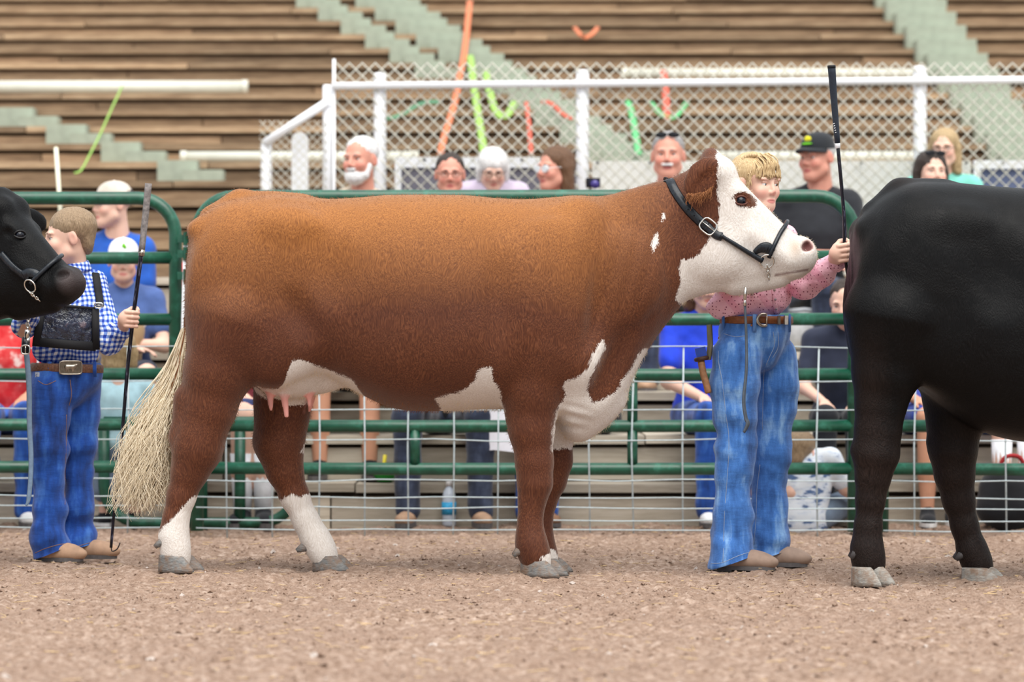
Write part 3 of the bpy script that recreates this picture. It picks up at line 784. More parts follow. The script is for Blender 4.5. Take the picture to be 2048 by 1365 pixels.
sd = np.full(len(V), -1e3)
for i, pg in enumerate(white):
    d = poly_sd(pg, px, py)
    if i == 5: d = np.minimum(d, (1.16-un)*60+np.clip((px-562)/40, 0, 1)*70-12*np.clip((V[:,1]+.30)/-.05, 0, 1))
    if i in (3, 4): d = np.where((V[:,1] < -.06) & (px > 1008) & (px < 1104), -np.abs(d), d)
    sd = np.maximum(sd, d)
for pg in legw: sd = np.maximum(sd, poly_sd(pg, px, py))
eyep = 1-np.sqrt(((px-1487-.3*(py-402))/25)**2+((py-403)/15)**2); sd = np.minimum(sd, -eyep*16)
pink = np.zeros(len(V)); 
for a, b in teats:
    d = b-a; t = np.clip(((V-a)@d)/(d@d), 0, 1.1); q = np.linalg.norm(V-(a+t[:,None]*d), axis=1); pink = np.maximum(pink, np.clip((.026-q)/.008, 0, 1)*np.clip(t*3, 0, 1))
pink = np.maximum(pink, np.clip(1.25-np.sqrt(((px-1614)/13)**2+((py-493)/13)**2), 0, .6))
pink = np.maximum(pink, .40*np.clip(1.2-np.sqrt(((px-540)/40)**2+((py-776)/20)**2), 0, 1)*np.clip((1.2-un)*8, 0, 1))
tanv = np.clip(1.1-np.sqrt(((px-1586)/17)**2+((py-497)/26)**2), 0, 1)*.8+.4*np.clip(1.0-np.sqrt(((px-1575)/60)**2+((py-552)/9)**2), 0, 1)
nost_crease = np.max([np.clip((1.0-np.linalg.norm(((V-L(1612,492,s*.072))@(Rz(s*28)@Ry(-50)))/A(.030,.036,.0215), axis=1))*6, 0, 1) for s in (-1, 1)], 0)
nost_crease = np.maximum(nost_crease, .7*np.clip(1.6-np.abs((py-(549-(px-1563)*.17))/2.2), 0, 1)*((px > 1548) & (px < 1614)))  # shade in the mouth crease painted with the nostril tone
top_lit = np.clip((640-py-20*vnoise(V, 3.0, 88))/210, 0, 1)*np.clip((1360-px)/220, 0, 1)  # light falling on the back, put into the coat colour
cow = empty('cow', tuple(G(800, YC)), 'large red brown cow with white face, udder and white hind socks', 'cow')
WV = finish(V, PLACE_B)
mesh('body', WV, Q, M_RED, cow, attrs={'white': sd/KC, 'pink': pink, 'tan': tanv, 'top_lit': top_lit, 'nostril_crease': nost_crease})
BVH_B = BVHTree.FromPolygons([Vector(v) for v in WV], Q.tolist())
def hit(bvh, px, py):
    o = Vector((0, 0, CAMH)); d = (Vector(P(px, py, 10.0))-o).normalized(); r = bvh.ray_cast(o, d)
    return (np.array(r[0]), np.array(r[1])) if r[0] is not None else (None, None)
def cow_eye(parent, c, n, r=.020, lid=None):
    e = mesh('eye', *ball(c-n*r*.30, r, 16, 12), M_EYE, parent)
    u = unit(np.cross(n, A(0,0,1))); w = np.cross(n, u)
    for a in (1, -1):
        pts = [c+u*math.cos(t)*r*1.25+w*math.sin(t)*r*.82*a+n*(-.002+.010*math.sin(t)) for t in np.linspace(-.1, math.pi+.1, 12)]
        V, F = tube(pts, [.0022+.0016*math.sin(max(0,min(math.pi,t))) for t in np.linspace(-.1, math.pi+.1, 12)], 8); mesh('eyelid', V, F, lid or M_LID, e)
    return e
c, n = hit(BVH_B, 1482, 402); cow_eye(cow, c, n)
def hooves(cow_, specs, mat, place=None):
    for (px0, py0, Yl, ang, Ln, W, H) in specs:
        b = P(px0, py0, Yl); 
        for s in (-1, 1):
            q = b+Rz(ang)@A(0, s*W*.52, 0)
            if place is not None: q = finish(q-A(0,YC,0), place)
            V, F = claw(q, ang+s*5, Ln, W, H); mesh('hoof', V, F, mat, cow_)
hooves(cow, [(355,1144,YNR,-22,.155,.062,.056),(660,1143,YFR,-12,.150,.058,.054),(1080,1153,YNF,-24,.165,.062,.054),(1098,1146,YFF,-12,.145,.056,.050)], M_HOOF)
def dewclaws(cow_, specs, mat):
    for (px0, py0, Yl, dx, dz) in specs:
        b = P(px0, py0, Yl)
        for s in (-1, 1):
            a = b+A(0, s*.022, 0); V, F = tube([a-A(dx*.3,0,0), a+A(dx*.5, s*.004, dz*.3), a+A(dx, s*.006, dz)], [.016,.015,.008], 8); mesh('dewclaw', V, F, mat, cow_)
dewclaws(cow, [(330,1082,YNR,-.034,-.022),(612,1094,YFR,-.034,-.014),(1044,1100,YNF,-.032,-.022)], M_HOOF)
N = Nodes('cream_tail_hair'); v = N.obj((60,60,8)); f = N.noise(v, 4, 3)
N.set(Base_Color=N.ramp(f, [(.25, srgb(206,186,152)), (.55, srgb(232,218,192)), (.8, srgb(246,238,222))]), Roughness=.55); M_TAIL = N.m
N = Nodes('brown_tail_hair'); v = N.obj((60,60,8)); f = N.noise(v, 4, 3)
N.set(Base_Color=N.ramp(f, [(.25, srgb(92,52,28)), (.7, srgb(168,110,66))]), Roughness=.6); M_TAILB = N.m
gd = spline([P(372,655,YC), P(362,715,YC), P(352,760,YC), P(326,830,YC-.02), P(304,890,YC-.03), P(290,950,YC-.03), P(282,1000,YC-.03), P(276,1045,YC-.03)], 10)
gl_ = np.concatenate([[0], np.cumsum(np.linalg.norm(np.diff(gd, axis=0), axis=1))]); gl_ /= gl_[-1]
def gfun(u, t):
    t0 = u*.62; q = t0+(1-t0)*min(t, 1.05)
    return A(*[np.interp(q, gl_, gd[:,i]) for i in range(3)])+A(-.01+.07*(u-.35), 0, 0)*min(t*1.5, 1)
def gtop(u, t):
    q = u*.25+.35*t; return A(*[np.interp(q, gl_, gd[:,i]) for i in range(3)])
strands('tail_switch', M_TAIL, cow, None, gfun, 2000, 1.0, .0024, A(.036,.032,.012), .026, 3, 12)
strands('tail_hair', M_TAILB, cow, None, gtop, 120, 1.0, .0036, A(.013,.016,.008), .004, 4, 6)
# rough hair on the ear and along the poll
def earg(u, t):
    b = P(1374+52*u, 388-14*u+6*math.sin(math.pi*u), YC-.176-.006*math.sin(math.pi*u)); return b+A(-.006*t, -.004*t, -.034*t)
strands('ear_hair', M_TAILB, cow, None, earg, 260, 1.0, .0013, A(.004,.005,.012), .004, 6, 5)

def fuzz(name, mat, sel, n, Lh, seed):
    """short coat hairs standing along the outline of the animal"""
    rg = np.random.default_rng(seed); I = np.flatnonzero(sel); I = I[rg.integers(0, len(I), n)]
    Nn = normals(WV, Q)[I]; B = WV[I]+rg.normal(0, .002, (n, 3)); d = Nn+A(-.5,0,-.25)+rg.normal(0, .35, (n, 3)); d /= np.linalg.norm(d, axis=1)[:,None]
    l = Lh*(.5+.8*rg.random(n))[:,None]; u = np.cross(d, A(.3,.9,.2)); u /= np.linalg.norm(u, axis=1)[:,None]; w = np.cross(d, u); r = .0006
    ring = [B+u*r, B-u*r*.5+w*r*.87, B-u*r*.5-w*r*.87, B+d*l-A(0,0,.002)]
    VV = np.stack(ring, 1).reshape(-1, 3); T3 = (np.array([[0,1,3],[1,2,3],[2,0,3]])[None]+np.arange(n)[:,None,None]*4).reshape(-1, 3)
    return tag(mesh(name, VV, T3, mat, cow), kind='stuff')
_n = normals(WV, Q); out = np.abs(_n[:,1]) < .45
fuzz('coat_fuzz', M_TAILB, out & (sd < -4) & (py < 900), 9000, .010, 12)
fuzz('coat_fuzz', M_TAIL, out & (sd > 4) & (py < 900), 3500, .011, 13)
# ---- the black animal at right, seen from the hip back
s_ = 10.4/YC; PLACE_R = (np.eye(3), s_, A(0, 10.4, CAMH*(1-s_)))
BODY_R = [(1700,510,640,.05,.5,2),(1706,468,680,.12,.55,2.2),(1720,436,706,.18,.6,2.4),(1742,410,722,.225,.62,2.5),(1772,386,735,.265,.62,2.6),(1806,370,748,.295,.6,2.7),(1850,365,785,.31,.56,2.6),
          (1900,366,828,.325,.52,2.5),(1960,371,862,.345,.48,2.4),(2020,376,880,.36,.45,2.35),(2100,380,886,.37,.44,2.3),(2200,384,882,.365,.44,2.3),(2300,390,872,.335,.46,2.3),(2370,388,878,.295,.5,2.2),
          (2430,384,895,.25,.52,2.2),(2480,384,886,.22,.54,2.1),(2530,380,830,.185,.56,2.1),(2575,374,750,.16,.55,2.1),(2620,364,690,.14,.53,2.1)]
HEAD_R = [(a+1312, b-5, c-5, d, e, f) for (a, b, c, d, e, f) in HEAD]
rn = [(1790,640,.19),(1772,745,.120),(1762,805,.090),(1756,860,.080),(1752,908,.080),(1746,955,.060),(1741,1000,.049),(1736,1055,.046),(1734,1098,.055),(1737,1124,.054),(1740,1142,.050)]
rf = [(1920,720,.15),(1908,800,.110),(1908,850,.096),(1906,900,.086),(1909,950,.070),(1917,1000,.056),(1929,1052,.047),(1944,1100,.052),(1954,1126,.051),(1960,1144,.048)]
rnf = [(a+1340, b, c) for a, b, c in nf]; rff = [(a+1340, b, c) for a, b, c in ff]
pr = [trunk(BODY_R+HEAD_R)]
for s in (-1, 1):
    pr += [E(L(1800,590,s*.17), (.17,.115,.25), .10), E(L(1870,690,s*.19), (.13,.08,.14), .10), E(L(1895,452,s*.245), (.09,.035,.045), .07), E(L(1725,462,s*.09), (.04,.05,.035), .06),
           E(L(2400,600,s*.21), (.13,.08,.26), .10), E(L(1965,540,s*.40), (.10,.08,.15), .09, -1), E(L(1735,640,s*.16), (.06,.07,.18), .08)]
pr += [C(L(1880,392), L(1800,386), .05, .046, .05), C(L(1800,386), L(1745,425), .044, .036, .04)]
pr += tail([L(1748,428), L(1722,480,.02), L(1716,600,.03), L(1722,720,.03), L(1740,800,.03)], [.036,.032,.027,.024,.02])
pr += leg(rn, 10.25, inv=PLACE_R)+leg(rf, 10.52, inv=PLACE_R)+leg(rnf, 10.25, inv=PLACE_R)+leg(rff, 10.52, inv=PLACE_R)
f_ = lambda px, py, Yl: (P(px, py, Yl)-PLACE_R[2])/s_
pr += [C(f_(1715,900,10.25), f_(1745,925,10.25), .022, .04, .03), C(f_(1868,885,10.52), f_(1898,915,10.52), .022, .04, .03)]+head_detail(1312)
V, Q = skin(pr, .0085, 2)
px = V[:,0]*KC+CX; py = CY-(V[:,2]-CAMH)*KC
rust = np.clip(1.2-np.sqrt(((px-1722)/40)**2+((py-800)/150)**2), 0, 1)*.7+.8*np.clip((py-820)/120, 0, 1)+.5*np.clip(1.1-np.sqrt(((px-1800)/60)**2+((py-362)/30)**2), 0, 1)
bc = empty('cow', tuple(G(1900, 10.4)), 'black beast cut off by the frame, its rump beside the girl', 'cow')
WV = finish(V, PLACE_R); mesh('body', WV, Q, M_BLACK, bc, attrs={'rust': np.clip(rust, 0, 1), 'pink': 0*px})
hooves(bc, [(1740,1171,10.2,-46,.145,.062,.058),(1962,1171,10.47,-24,.165,.064,.058),(1078+1340,1162,10.25,-24,.13,.064,.062),(1094+1340,1152,10.52,-10,.12,.058,.055)], M_HOOFD)
dewclaws(bc, [(1714,1105,10.25,-.024,-.02),(1926,1108,10.52,-.030,-.02)], plain('dark_horn', srgb(62,58,58), .6, .2))
BVH_R = BVHTree.FromPolygons([Vector(v) for v in WV], Q.tolist())

# ---- the black animal at left, only its head inside the frame
RL = Rz(-27); sL = .907; tL = P(160, 566, 10.45)-sL*(RL@L(1632,510)); tL[2] = 0; PLACE_L = (RL, sL, tL)
hz = lambda q: q
lift = (P(0,566,10.45)[2]-sL*L(1632,510)[2])/sL
HEAD_L = HEAD
pr = [trunk(BODY+HEAD)]+body_detail()+leg(nr, YNR)+leg(fr, YFR)+leg(nf, YNF)+leg(ff, YFF)+head_detail(0, 'out')
V, Q = skin(pr, .0088, 2)
V[:,2] += lift*np.clip((V[:,0]-L(1150,0)[0])/.55, 0, 1)
px = V[:,0]*KC+CX; py = CY-(V[:,2]-lift-CAMH)*KC
pink = np.clip(1.2-np.sqrt(((px-1622)/22)**2+((py-505)/34)**2), 0, 1)
lc = empty('cow', tuple(finish(L(800,1152)*A(1,1,0), PLACE_L)*A(1,1,0)), 'black beast with only its haltered head in frame at left', 'cow')
WV = finish(V, PLACE_L); mesh('body', WV, Q, M_BLACK, lc, attrs={'rust': 0*px, 'pink': pink})
BVH_L = BVHTree.FromPolygons([Vector(v) for v in WV], Q.tolist())
c, n = hit(BVH_L, 40, 470)
if c is not None: cow_eye(lc, c, n, .017, plain('black_lid', srgb(20,19,20), .45))
for (a, b, Yl, W) in ((352,1143,YNR,.06),(658,1143,YFR,.06),(1078,1152,YNF,.06),(1094,1143,YFF,.055)):
    q = finish(P(a, b, Yl)-A(0,YC,0), PLACE_L); q[2] = .0
    for s in (-1, 1):
        V, F = claw(q+Rz(-40)@A(0, s*W*.5, 0), -40+s*5, .12, W, .06); mesh('hoof', V, F, M_HOOF, lc)

# ================================================================== show halters
N = Nodes('black_leather'); v = N.obj(); f = N.noise(v, 120, 3)
N.set(Base_Color=N.ramp(f, [(.3, srgb(14,17,22)), (.7, srgb(34,40,48))]), Roughness=.32); N.bump(f, .1, .001); M_LEATH = N.m
M_CHROME = plain('chrome', srgb(214,212,206), .22, .06, 40, metal=1.0)
def surf(bvh, pts, off, nn=6):
    q = spline(np.array([[a, b, 0] for a, b in pts]), nn); Pn = []; Nn = []
    for a in q:
        c, n = hit(bvh, a[0], a[1])
        if c is None: continue
        Pn.append(c+n*off); Nn.append(n)
    return np.array(Pn), np.array(Nn)
def smooth_path(Pn, it=2):
    Pn = Pn.copy()
    for _ in range(it): Pn[1:-1] = (Pn[:-2]+2*Pn[1:-1]+Pn[2:])/4
    return Pn
def buckle(c, u, w, n, a, b, r, name, mat, parent):
    pts = []
    for t in np.linspace(0, 2*math.pi, 24, endpoint=False):
        ct, st = math.cos(t), math.sin(t); e = .6
        pts.append(c+u*a*np.sign(ct)*abs(ct)**e+w*b*np.sign(st)*abs(st)**e)
    V, F = tube(pts, r, 8, True); o = mesh(name, V, F, mat, parent)
    V, F = tube([c-u*a, c+n*.004, c+u*a*.95], r*.7, 6); mesh('prong', V, F, mat, o); return o
def linkchain(p0, p1, n, r, mat, parent, sag=.0, name='chain_link'):
    for i in range(n):
        t0, t1 = i/n, (i+1)/n; a = p0+(p1-p0)*t0-A(0,0,sag*4*t0*(1-t0)); b = p0+(p1-p0)*t1-A(0,0,sag*4*t1*(1-t1))
        d = unit(b-a); L_ = np.linalg.norm(b-a)*.72; u = unit(np.cross(d, A(0,1,0))) if i % 2 else A(0,1,0)-d*d[1]; u = unit(u); c = (a+b)/2
        pts = [c+d*L_*math.cos(t)+u*L_*.55*math.sin(t) for t in np.linspace(0, 2*math.pi, 10, endpoint=False)]
        V, F = tube(pts, r, 5, True); mesh(name, V, F, mat, parent)
hb = empty('show_halter', tuple(P(1533,520,YC-.1)), 'black leather show halter with chrome ring on the brown cow', 'halter')
Pn, Nn = surf(BVH_B, [(1338,358),(1352,386),(1375,418),(1400,443),(1420,458)], .004)
def down(bvh, x, y):
    r = bvh.ray_cast(Vector((x, y, 3)), Vector((0, 0, -1))); return np.array(r[0])+A(0,0,.004)
x0 = Pn[0][0]
pp = np.vstack([A(x0, 2*YC-Pn[0][1], Pn[0][2]), down(BVH_B, x0-.004, YC+.055), down(BVH_B, x0-.006, YC), down(BVH_B, x0-.004, YC-.055), Pn])
nn_ = np.vstack([A(0,1,.2), A(0,.4,1), A(0,0,1), A(0,-.4,1), Nn])
V, F = strap(smooth_path(pp, 1), nn_, .036, .006); crown = mesh('crown_strap', V, F, M_LEATH, hb)
for (a, b) in ((1376,420),(1388,432),(1399,442)):
    c, n = hit(BVH_B, a, b); V, F = tube([c+n*.004, c+n*.0085], .0028, 8); mesh('strap_hole', V, F, plain('hole', (.002,.002,.002), .9), crown)
Pn, Nn = surf(BVH_B, [(1412,452),(1432,470),(1444,474)], .006); V, F = strap(Pn, Nn, .032, .007); mesh('keeper_tab', V, F, M_LEATH, hb)
c, n = hit(BVH_B, 1416, 454); u = unit(P(1440,473,10)-P(1395,436,10)); w = unit(np.cross(n, u)); buckle(c+n*.010, u, w, n, .030, .026, .0035, 'buckle', M_CHROME, hb)
Pn, Nn = surf(BVH_B, [(1440,472),(1465,487),(1495,505),(1524,520)], .009); Pn = smooth_path(Pn)
V, F = tube(Pn, np.interp(np.linspace(0, 1, len(Pn)), [0,.1,.8,1], [.010,.0075,.009,.012]), 10); mesh('cheek_strap', V, F, M_LEATH, hb)
Pn, Nn = surf(BVH_B, [(1538,514),(1548,490),(1560,466),(1572,449)], .008)
top = A(Pn[-1][0]+.012, YC, Pn[-1][2]+.022); fr_ = Pn[::-1].copy(); fr_[:,1] = 2*YC-fr_[:,1]
V, F = tube(smooth_path(np.vstack([Pn, top, fr_]), 1), .0085, 10); mesh('nose_band', V, F, M_LEATH, hb)
Pn, Nn = surf(BVH_B, [(1508,505),(1522,497),(1534,496),(1545,505)], .006); V, F = strap(Pn, Nn, [.02,.042,.048,.028]+[.03]*(len(Pn)-4) if len(Pn) < 5 else np.interp(np.linspace(0,1,len(Pn)),[0,.4,.7,1],[.018,.040,.044,.03]), .008); mesh('ring_pad', V, F, M_LEATH, hb)
c, n = hit(BVH_B, 1533, 521); u = A(1,0,0)-n*n[0]; u = unit(u); w = unit(np.cross(n, u)); rc = c+n*.012
V, F = tube([rc+(u*math.cos(t)+w*math.sin(t))*.026 for t in np.linspace(0, 2*math.pi, 22, endpoint=False)], .0032, 8, True); mesh('ring', V, F, M_CHROME, hb)
linkchain(P(1534,530,rc[1]-.006), P(1538,560,rc[1]+.03), 5, .0028, M_CHROME, hb)
linkchain(P(1538,562,10.72), P(1492,590,10.80), 7, .0028, M_CHROME, hb, .01)
sw = empty_c = MB(); sw.tube([P(1491,575,10.52), P(1490,600,10.52)], .006, 8); sw.tube([P(1490,598,10.52), P(1490,612,10.52)], [.004,.007], 8); sw.build('swivel_clip', M_CHROME, hb)
lp = spline([P(1490,606,10.52), P(1493,680,10.52), P(1493,740,10.51), P(1488,800,10.5), P(1492,835,10.5), P(1496,848,10.5), P(1488,866,10.5)], 8)
V, F = strap(lp, A(.5,-.85,0), np.interp(np.linspace(0,1,len(lp)),[0,.3,.6,.85,1],[.010,.012,.016,.018,.010]), .004); mesh('lead_strap', V, F, plain('grey_leather', srgb(74,82,92), .35, .2, 60), hb)

hl = empty('show_halter', tuple(P(68,560,10.3)), 'black leather show halter with chrome ring on the left black beast', 'halter')
Pn, Nn = surf(BVH_L, [(2,508),(16,524),(28,536),(44,548),(58,558)], .005)
if len(Pn) > 3:
    V, F = strap(Pn, Nn, .028, .007); mesh('cheek_strap', V, F, M_LEATH, hl)
Pn, Nn = surf(BVH_L, [(64,566),(76,554),(94,538),(112,522),(122,513)], .008)
if len(Pn) > 3:
    V, F = tube(smooth_path(Pn), .0085, 10); mesh('nose_band', V, F, M_LEATH, hl)
Pn, Nn = surf(BVH_L, [(48,550),(58,546),(70,548),(78,554)], .006)
if len(Pn) > 3:
    V, F = strap(Pn, Nn, .036, .008); mesh('ring_pad', V, F, M_LEATH, hl)
c, n = hit(BVH_L, 64, 570)
if c is not None:
    u = unit(A(1,0,0)-n*n[0]); w = unit(np.cross(n, u)); rc = c+n*.012
    V, F = tube([rc+(u*math.cos(t)+w*math.sin(t))*.025 for t in np.linspace(0, 2*math.pi, 22, endpoint=False)], .0032, 8, True); mesh('ring', V, F, M_CHROME, hl)
    linkchain(rc+A(0,-.005,-.024), P(80,602,rc[1]+.02), 5, .0028, M_CHROME, hl)
yl = 11.0
linkchain(P(60,604,yl), P(55,662,yl), 9, .003, M_CHROME, hl)
mb = MB(); mb.tube([P(55,660,yl), P(54,676,yl)], .010, 8); mb.box(P(53,684,yl), (.026,.012,.04)); mb.build('snap_hook', M_CHROME, hl)
V, F = strap([P(52,676,yl), P(51,694,yl-.005), P(50,706,yl)], A(.2,-1,0), .032, .012); mesh('buckle_tab', V, F, M_LEATH, hl)
buckle(P(51,700,yl-.012), A(0,0,1), A(1,0,0), A(0,-1,0), .017, .016, .003, 'buckle', M_CHROME, hl)
lp = spline([P(53,706,yl), P(58,770,yl), P(59,850,yl), P(62,910,yl), P(61,960,yl), P(57,1000,yl), P(52,1012,yl)], 8)
V, F = strap(lp, A(.15,-1,0), np.interp(np.linspace(0,1,len(lp)),[0,.8,1],[.022,.018,.008]), .004); mesh('lead_strap', V, F, plain('blue_grey_leather', srgb(116,138,162), .4, .15, 60), hl)
# ================================================================== people
def skin_mat(name, base, lip, blush):
    N = Nodes(name); v = N.obj(); f = N.noise(v, 45, 3)
    c = N.mix(N.ramp(f, [(.3, 0), (.7, .22)]), base, tuple(x*.86 for x in base))
    c = N.mix(N.math('MULTIPLY', N.attr('blush'), .4), c, blush); c = N.mix(N.attr('lip'), c, lip)
    N.set(Base_Color=c, Roughness=.48, Subsurface_Weight=.08); N.b.inputs['Subsurface Radius'].default_value = (.012,.005,.003)
    return N.m
SK_FAIR = skin_mat('fair_skin', srgb(226,184,164), srgb(202,128,120), srgb(224,136,122))
SK_WARM = skin_mat('tanned_skin', srgb(206,152,124), srgb(172,92,84), srgb(206,116,100))
SK_RED = skin_mat('ruddy_skin', srgb(214,152,132), srgb(178,96,90), srgb(216,112,100))
def hair_mat(name, lo, hi, sc=(90,90,14)):
    N = Nodes(name); v = N.obj(sc); f = N.noise(v, 3.5, 5, .65)
    N.set(Base_Color=N.ramp(f, [(.28, lo), (.72, hi)]), Roughness=.45); N.bump(f, .6, .006); return N.m
H_BLOND = hair_mat('blond_hair', srgb(166,130,86), srgb(236,210,164)); H_BROWN = hair_mat('brown_hair', srgb(62,42,30), srgb(126,90,62))
H_BOY = hair_mat('light_brown_hair', srgb(104,84,62), srgb(178,152,122)); H_WHITE = hair_mat('white_hair', srgb(206,204,202), srgb(246,246,246))
H_DARK = hair_mat('dark_hair', srgb(28,22,20), srgb(72,58,50)); H_GREY = hair_mat('grey_hair', srgb(110,106,104), srgb(190,188,188)); H_DBL = hair_mat('dark_blond_hair', srgb(130,104,72), srgb(212,186,142))
def cloth(name, col, var=.18, rough=.85):
    if name in _mats: return _mats[name]
    N = Nodes(name); v = N.obj(); f = N.noise(v, 14, 4); g = N.noise(v, 380, 1)
    N.set(Base_Color=N.ramp(f, [(.3, tuple(c*(1-var) for c in col)), (.7, tuple(min(1, c*(1+var)) for c in col))]), Roughness=rough, Sheen_Weight=.15)
    N.bump(N.math('ADD', f, N.math('MULTIPLY', g, .25)), .35, .008); _mats[name] = N.m; return N.m
def denim(name, dk, md, lt):
    if name in _mats: return _mats[name]
    N = Nodes(name); v = N.obj(); w = N.obj((9,9,2.2)); f = N.noise(w, 2.2, 4, .6); g = N.noise(N.obj((260,260,70)), 3, 2); fold = N.noise(N.obj((7,7,22)), 1.6, 3)
    c = N.ramp(f, [(.30, dk), (.52, md), (.76, lt)]); c = N.mix(.35, c, N.ramp(g, [(.3, dk), (.7, lt)]), 'SOFT_LIGHT')
    N.set(Base_Color=c, Roughness=.82, Sheen_Weight=.2); N.bump(N.math('ADD', N.math('MULTIPLY', fold, 1.0), N.math('MULTIPLY', g, .12)), .35, .014); _mats[name] = N.m; return N.m
D_GIRL = denim('washed_denim', srgb(40,82,138), srgb(72,124,190), srgb(158,194,230))
D_BOY = denim('blue_denim', srgb(18,52,108), srgb(30,86,166), srgb(84,136,204))
D_DARK = denim('dark_denim', srgb(34,42,60), srgb(52,62,86), srgb(82,92,114))
N = Nodes('blue_gingham'); v = N.obj()
sx = N.n('ShaderNodeSeparateXYZ'); N.link(v, sx.inputs[0])
def stripe(val, per): return N.math('GREATER_THAN', N.math('SINE', N.math('MULTIPLY', val, 6.2832/per)), 0.0)
wob = N.math('MULTIPLY', N.noise(v, 7, 2), .05)
a_ = stripe(N.math('ADD', N.math('ADD', sx.outputs[0], N.math('MULTIPLY', sx.outputs[1], .45)), wob), .019); b_ = stripe(N.math('ADD', sx.outputs[2], wob), .019)
c = N.ramp(N.math('MULTIPLY', N.math('ADD', a_, b_), .5), [(.2, srgb(236,240,250)), (.21, srgb(116,146,216)), (.7, srgb(116,146,216)), (.71, srgb(26,56,160))])
N.t.nodes[-1]; N.set(Base_Color=c, Roughness=.8); N.bump(N.noise(N.obj((6,6,10)), 3, 3), .5, .012); M_GING = N.m
for e in N.t.nodes:
    if e.type == 'VALTORGB' and len(e.color_ramp.elements) == 4: e.color_ramp.interpolation = 'CONSTANT'
N = Nodes('pink_dotted_cotton'); v = N.obj(); vo = N.n('ShaderNodeTexVoronoi'); vo.inputs['Scale'].default_value = 84; vo.inputs['Randomness'].default_value = .45; N.link(v, vo.inputs['Vector'])
big = N.math('LESS_THAN', vo.outputs['Distance'], .23)
base = N.ramp(N.noise(v, 6, 3), [(.3, srgb(226,164,184)), (.7, srgb(244,198,212))])
sz = N.n('ShaderNodeSeparateXYZ'); N.link(v, sz.inputs[0])
band = N.math('GREATER_THAN', N.math('SINE', N.math('MULTIPLY', N.math('ADD', sz.outputs[0], N.math('MULTIPLY', sz.outputs[2], .8)), 46)), .72)
base = N.mix(N.math('MULTIPLY', band, .35), base, srgb(222,132,166))
c = N.mix(big, base, srgb(120,38,74)); N.set(Base_Color=c, Roughness=.8); N.bump(N.noise(N.obj((7,7,9)), 3, 3), .5, .012); M_PINK = N.m
M_BOOT = plain('tan_boot_leather', srgb(176,142,116), .7, .16, 25, bump=.1); M_BOOTG = plain('grey_brown_boot_leather', srgb(150,126,110), .6, .16, 25, bump=.1)
M_SOLE = plain('boot_sole', srgb(96,92,92), .8, .2, 30); M_BELT = plain('brown_belt_leather', srgb(126,76,44), .45, .3, 60, bump=.4)
M_SILVER = plain('aged_silver', srgb(178,170,158), .3, .2, 90, metal=.9); M_WEB = plain('black_webbing', srgb(20,20,24), .75, .2, 200)
M_EYEW = plain('eye_white', srgb(232,228,224), .2, .03, 30); M_IRIS = plain('grey_blue_iris', srgb(84,92,96), .2, .3, 300); M_PUP = plain('pupil', (.004,.004,.005), .1, 0)
M_LENS = plain('white_lens', srgb(226,232,236), .15, .05, 20); M_FRAME = plain('dark_spectacle_frame', srgb(48,36,34), .35, .1); M_SHADES = plain('dark_lens', srgb(18,20,26), .12, .1, 20)

def head_prims(jaw=1., nose=1., child=0.):
    p = [E((0,.018,.040), (.076,.096,.080), .03), E((0,-.018,-.028), (.063*jaw,.072,.084), .03), E((0,-.060+.006*child,-.092+.010*child), (.025*jaw,.024,.022), .03)]
    for s in (-1, 1):
        p += [C((s*.048*jaw,-.008,-.060), (s*.012,-.060,-.092+.010*child), .022, .020, .03), E((s*.036,-.064,-.026), (.024,.022,.024), .022), E((s*.030,-.079,.026), (.024,.010,.009), .014)]
    p += [C((0,-.085,.014), (0,-.104*(.9+.1*nose)+.004*child,-.022), .0075, .0105*nose, .012)]
    for s in (-1, 1): p += [E((s*.0105*nose,-.094+.003*child,-.029), (.0085*nose,.011,.0075), .008), E((s*.031,-.087,.0050), (.0165,.0125,.0085), .008, -1)]
    p += [E((0,-.079,-.058), (.020,.0125,.0052), .008), E((0,-.078,-.0662), (.017,.0125,.0060), .008), C((-.020,-.0915,-.0622), (.020,-.0915,-.0622), .0016, .0016, .004, -1)]
    for s in (-1, 1): p += [E((s*.031,-.0765,.0118), (.0160,.0075,.0042), .004), E((s*.031,-.0750,-.0042), (.0155,.0065,.0032), .004),
                            E((s*.080,.012,-.002), (.0085,.019,.031), .012, R=Rz(s*-22)@Rx(8)), E((s*.0905,.006,-.001), (.006,.010,.018), .006, -1, R=Rz(s*-22)@Rx(8))]
    return p
def head_part(T, h=.003, jaw=1., nose=1., child=0., neck=((0,.03,-.06),(0,.045,-.20)), nr_=.052):
    R, s, t = T
    pr = xf(head_prims(jaw, nose, child)+[C(neck[0], neck[1], nr_, nr_*1.08, .03)], R, s, t)
    V, Q = skin(pr, h, 1); l = ((V-t)/s)@R
    lip = np.clip(1.25-np.sqrt((l[:,0]/.020)**2+((l[:,2]+.0622)/.0085)**2), 0, .25)*4*(l[:,1] < -.07)
    bl = np.max([np.clip(1.2-np.sqrt(((l[:,0]-q*.042)/.022)**2+((l[:,2]+.028)/.020)**2), 0, 1) for q in (-1, 1)], 0)*(l[:,1] < -.03)
    bl = np.maximum(bl, .8*np.clip(1.3-np.linalg.norm(l-A(0,-.105,-.024), axis=1)/.016, 0, 1)); bl = np.maximum(bl, .6*(np.abs(l[:,0]) > .078))
    return V, Q, lip, bl
def W(T, q): return T[0]@(np.asarray(q, float)*T[1])+T[2]
def WV_(T, V): return (np.asarray(V, float)*T[1])@T[0].T+T[2]
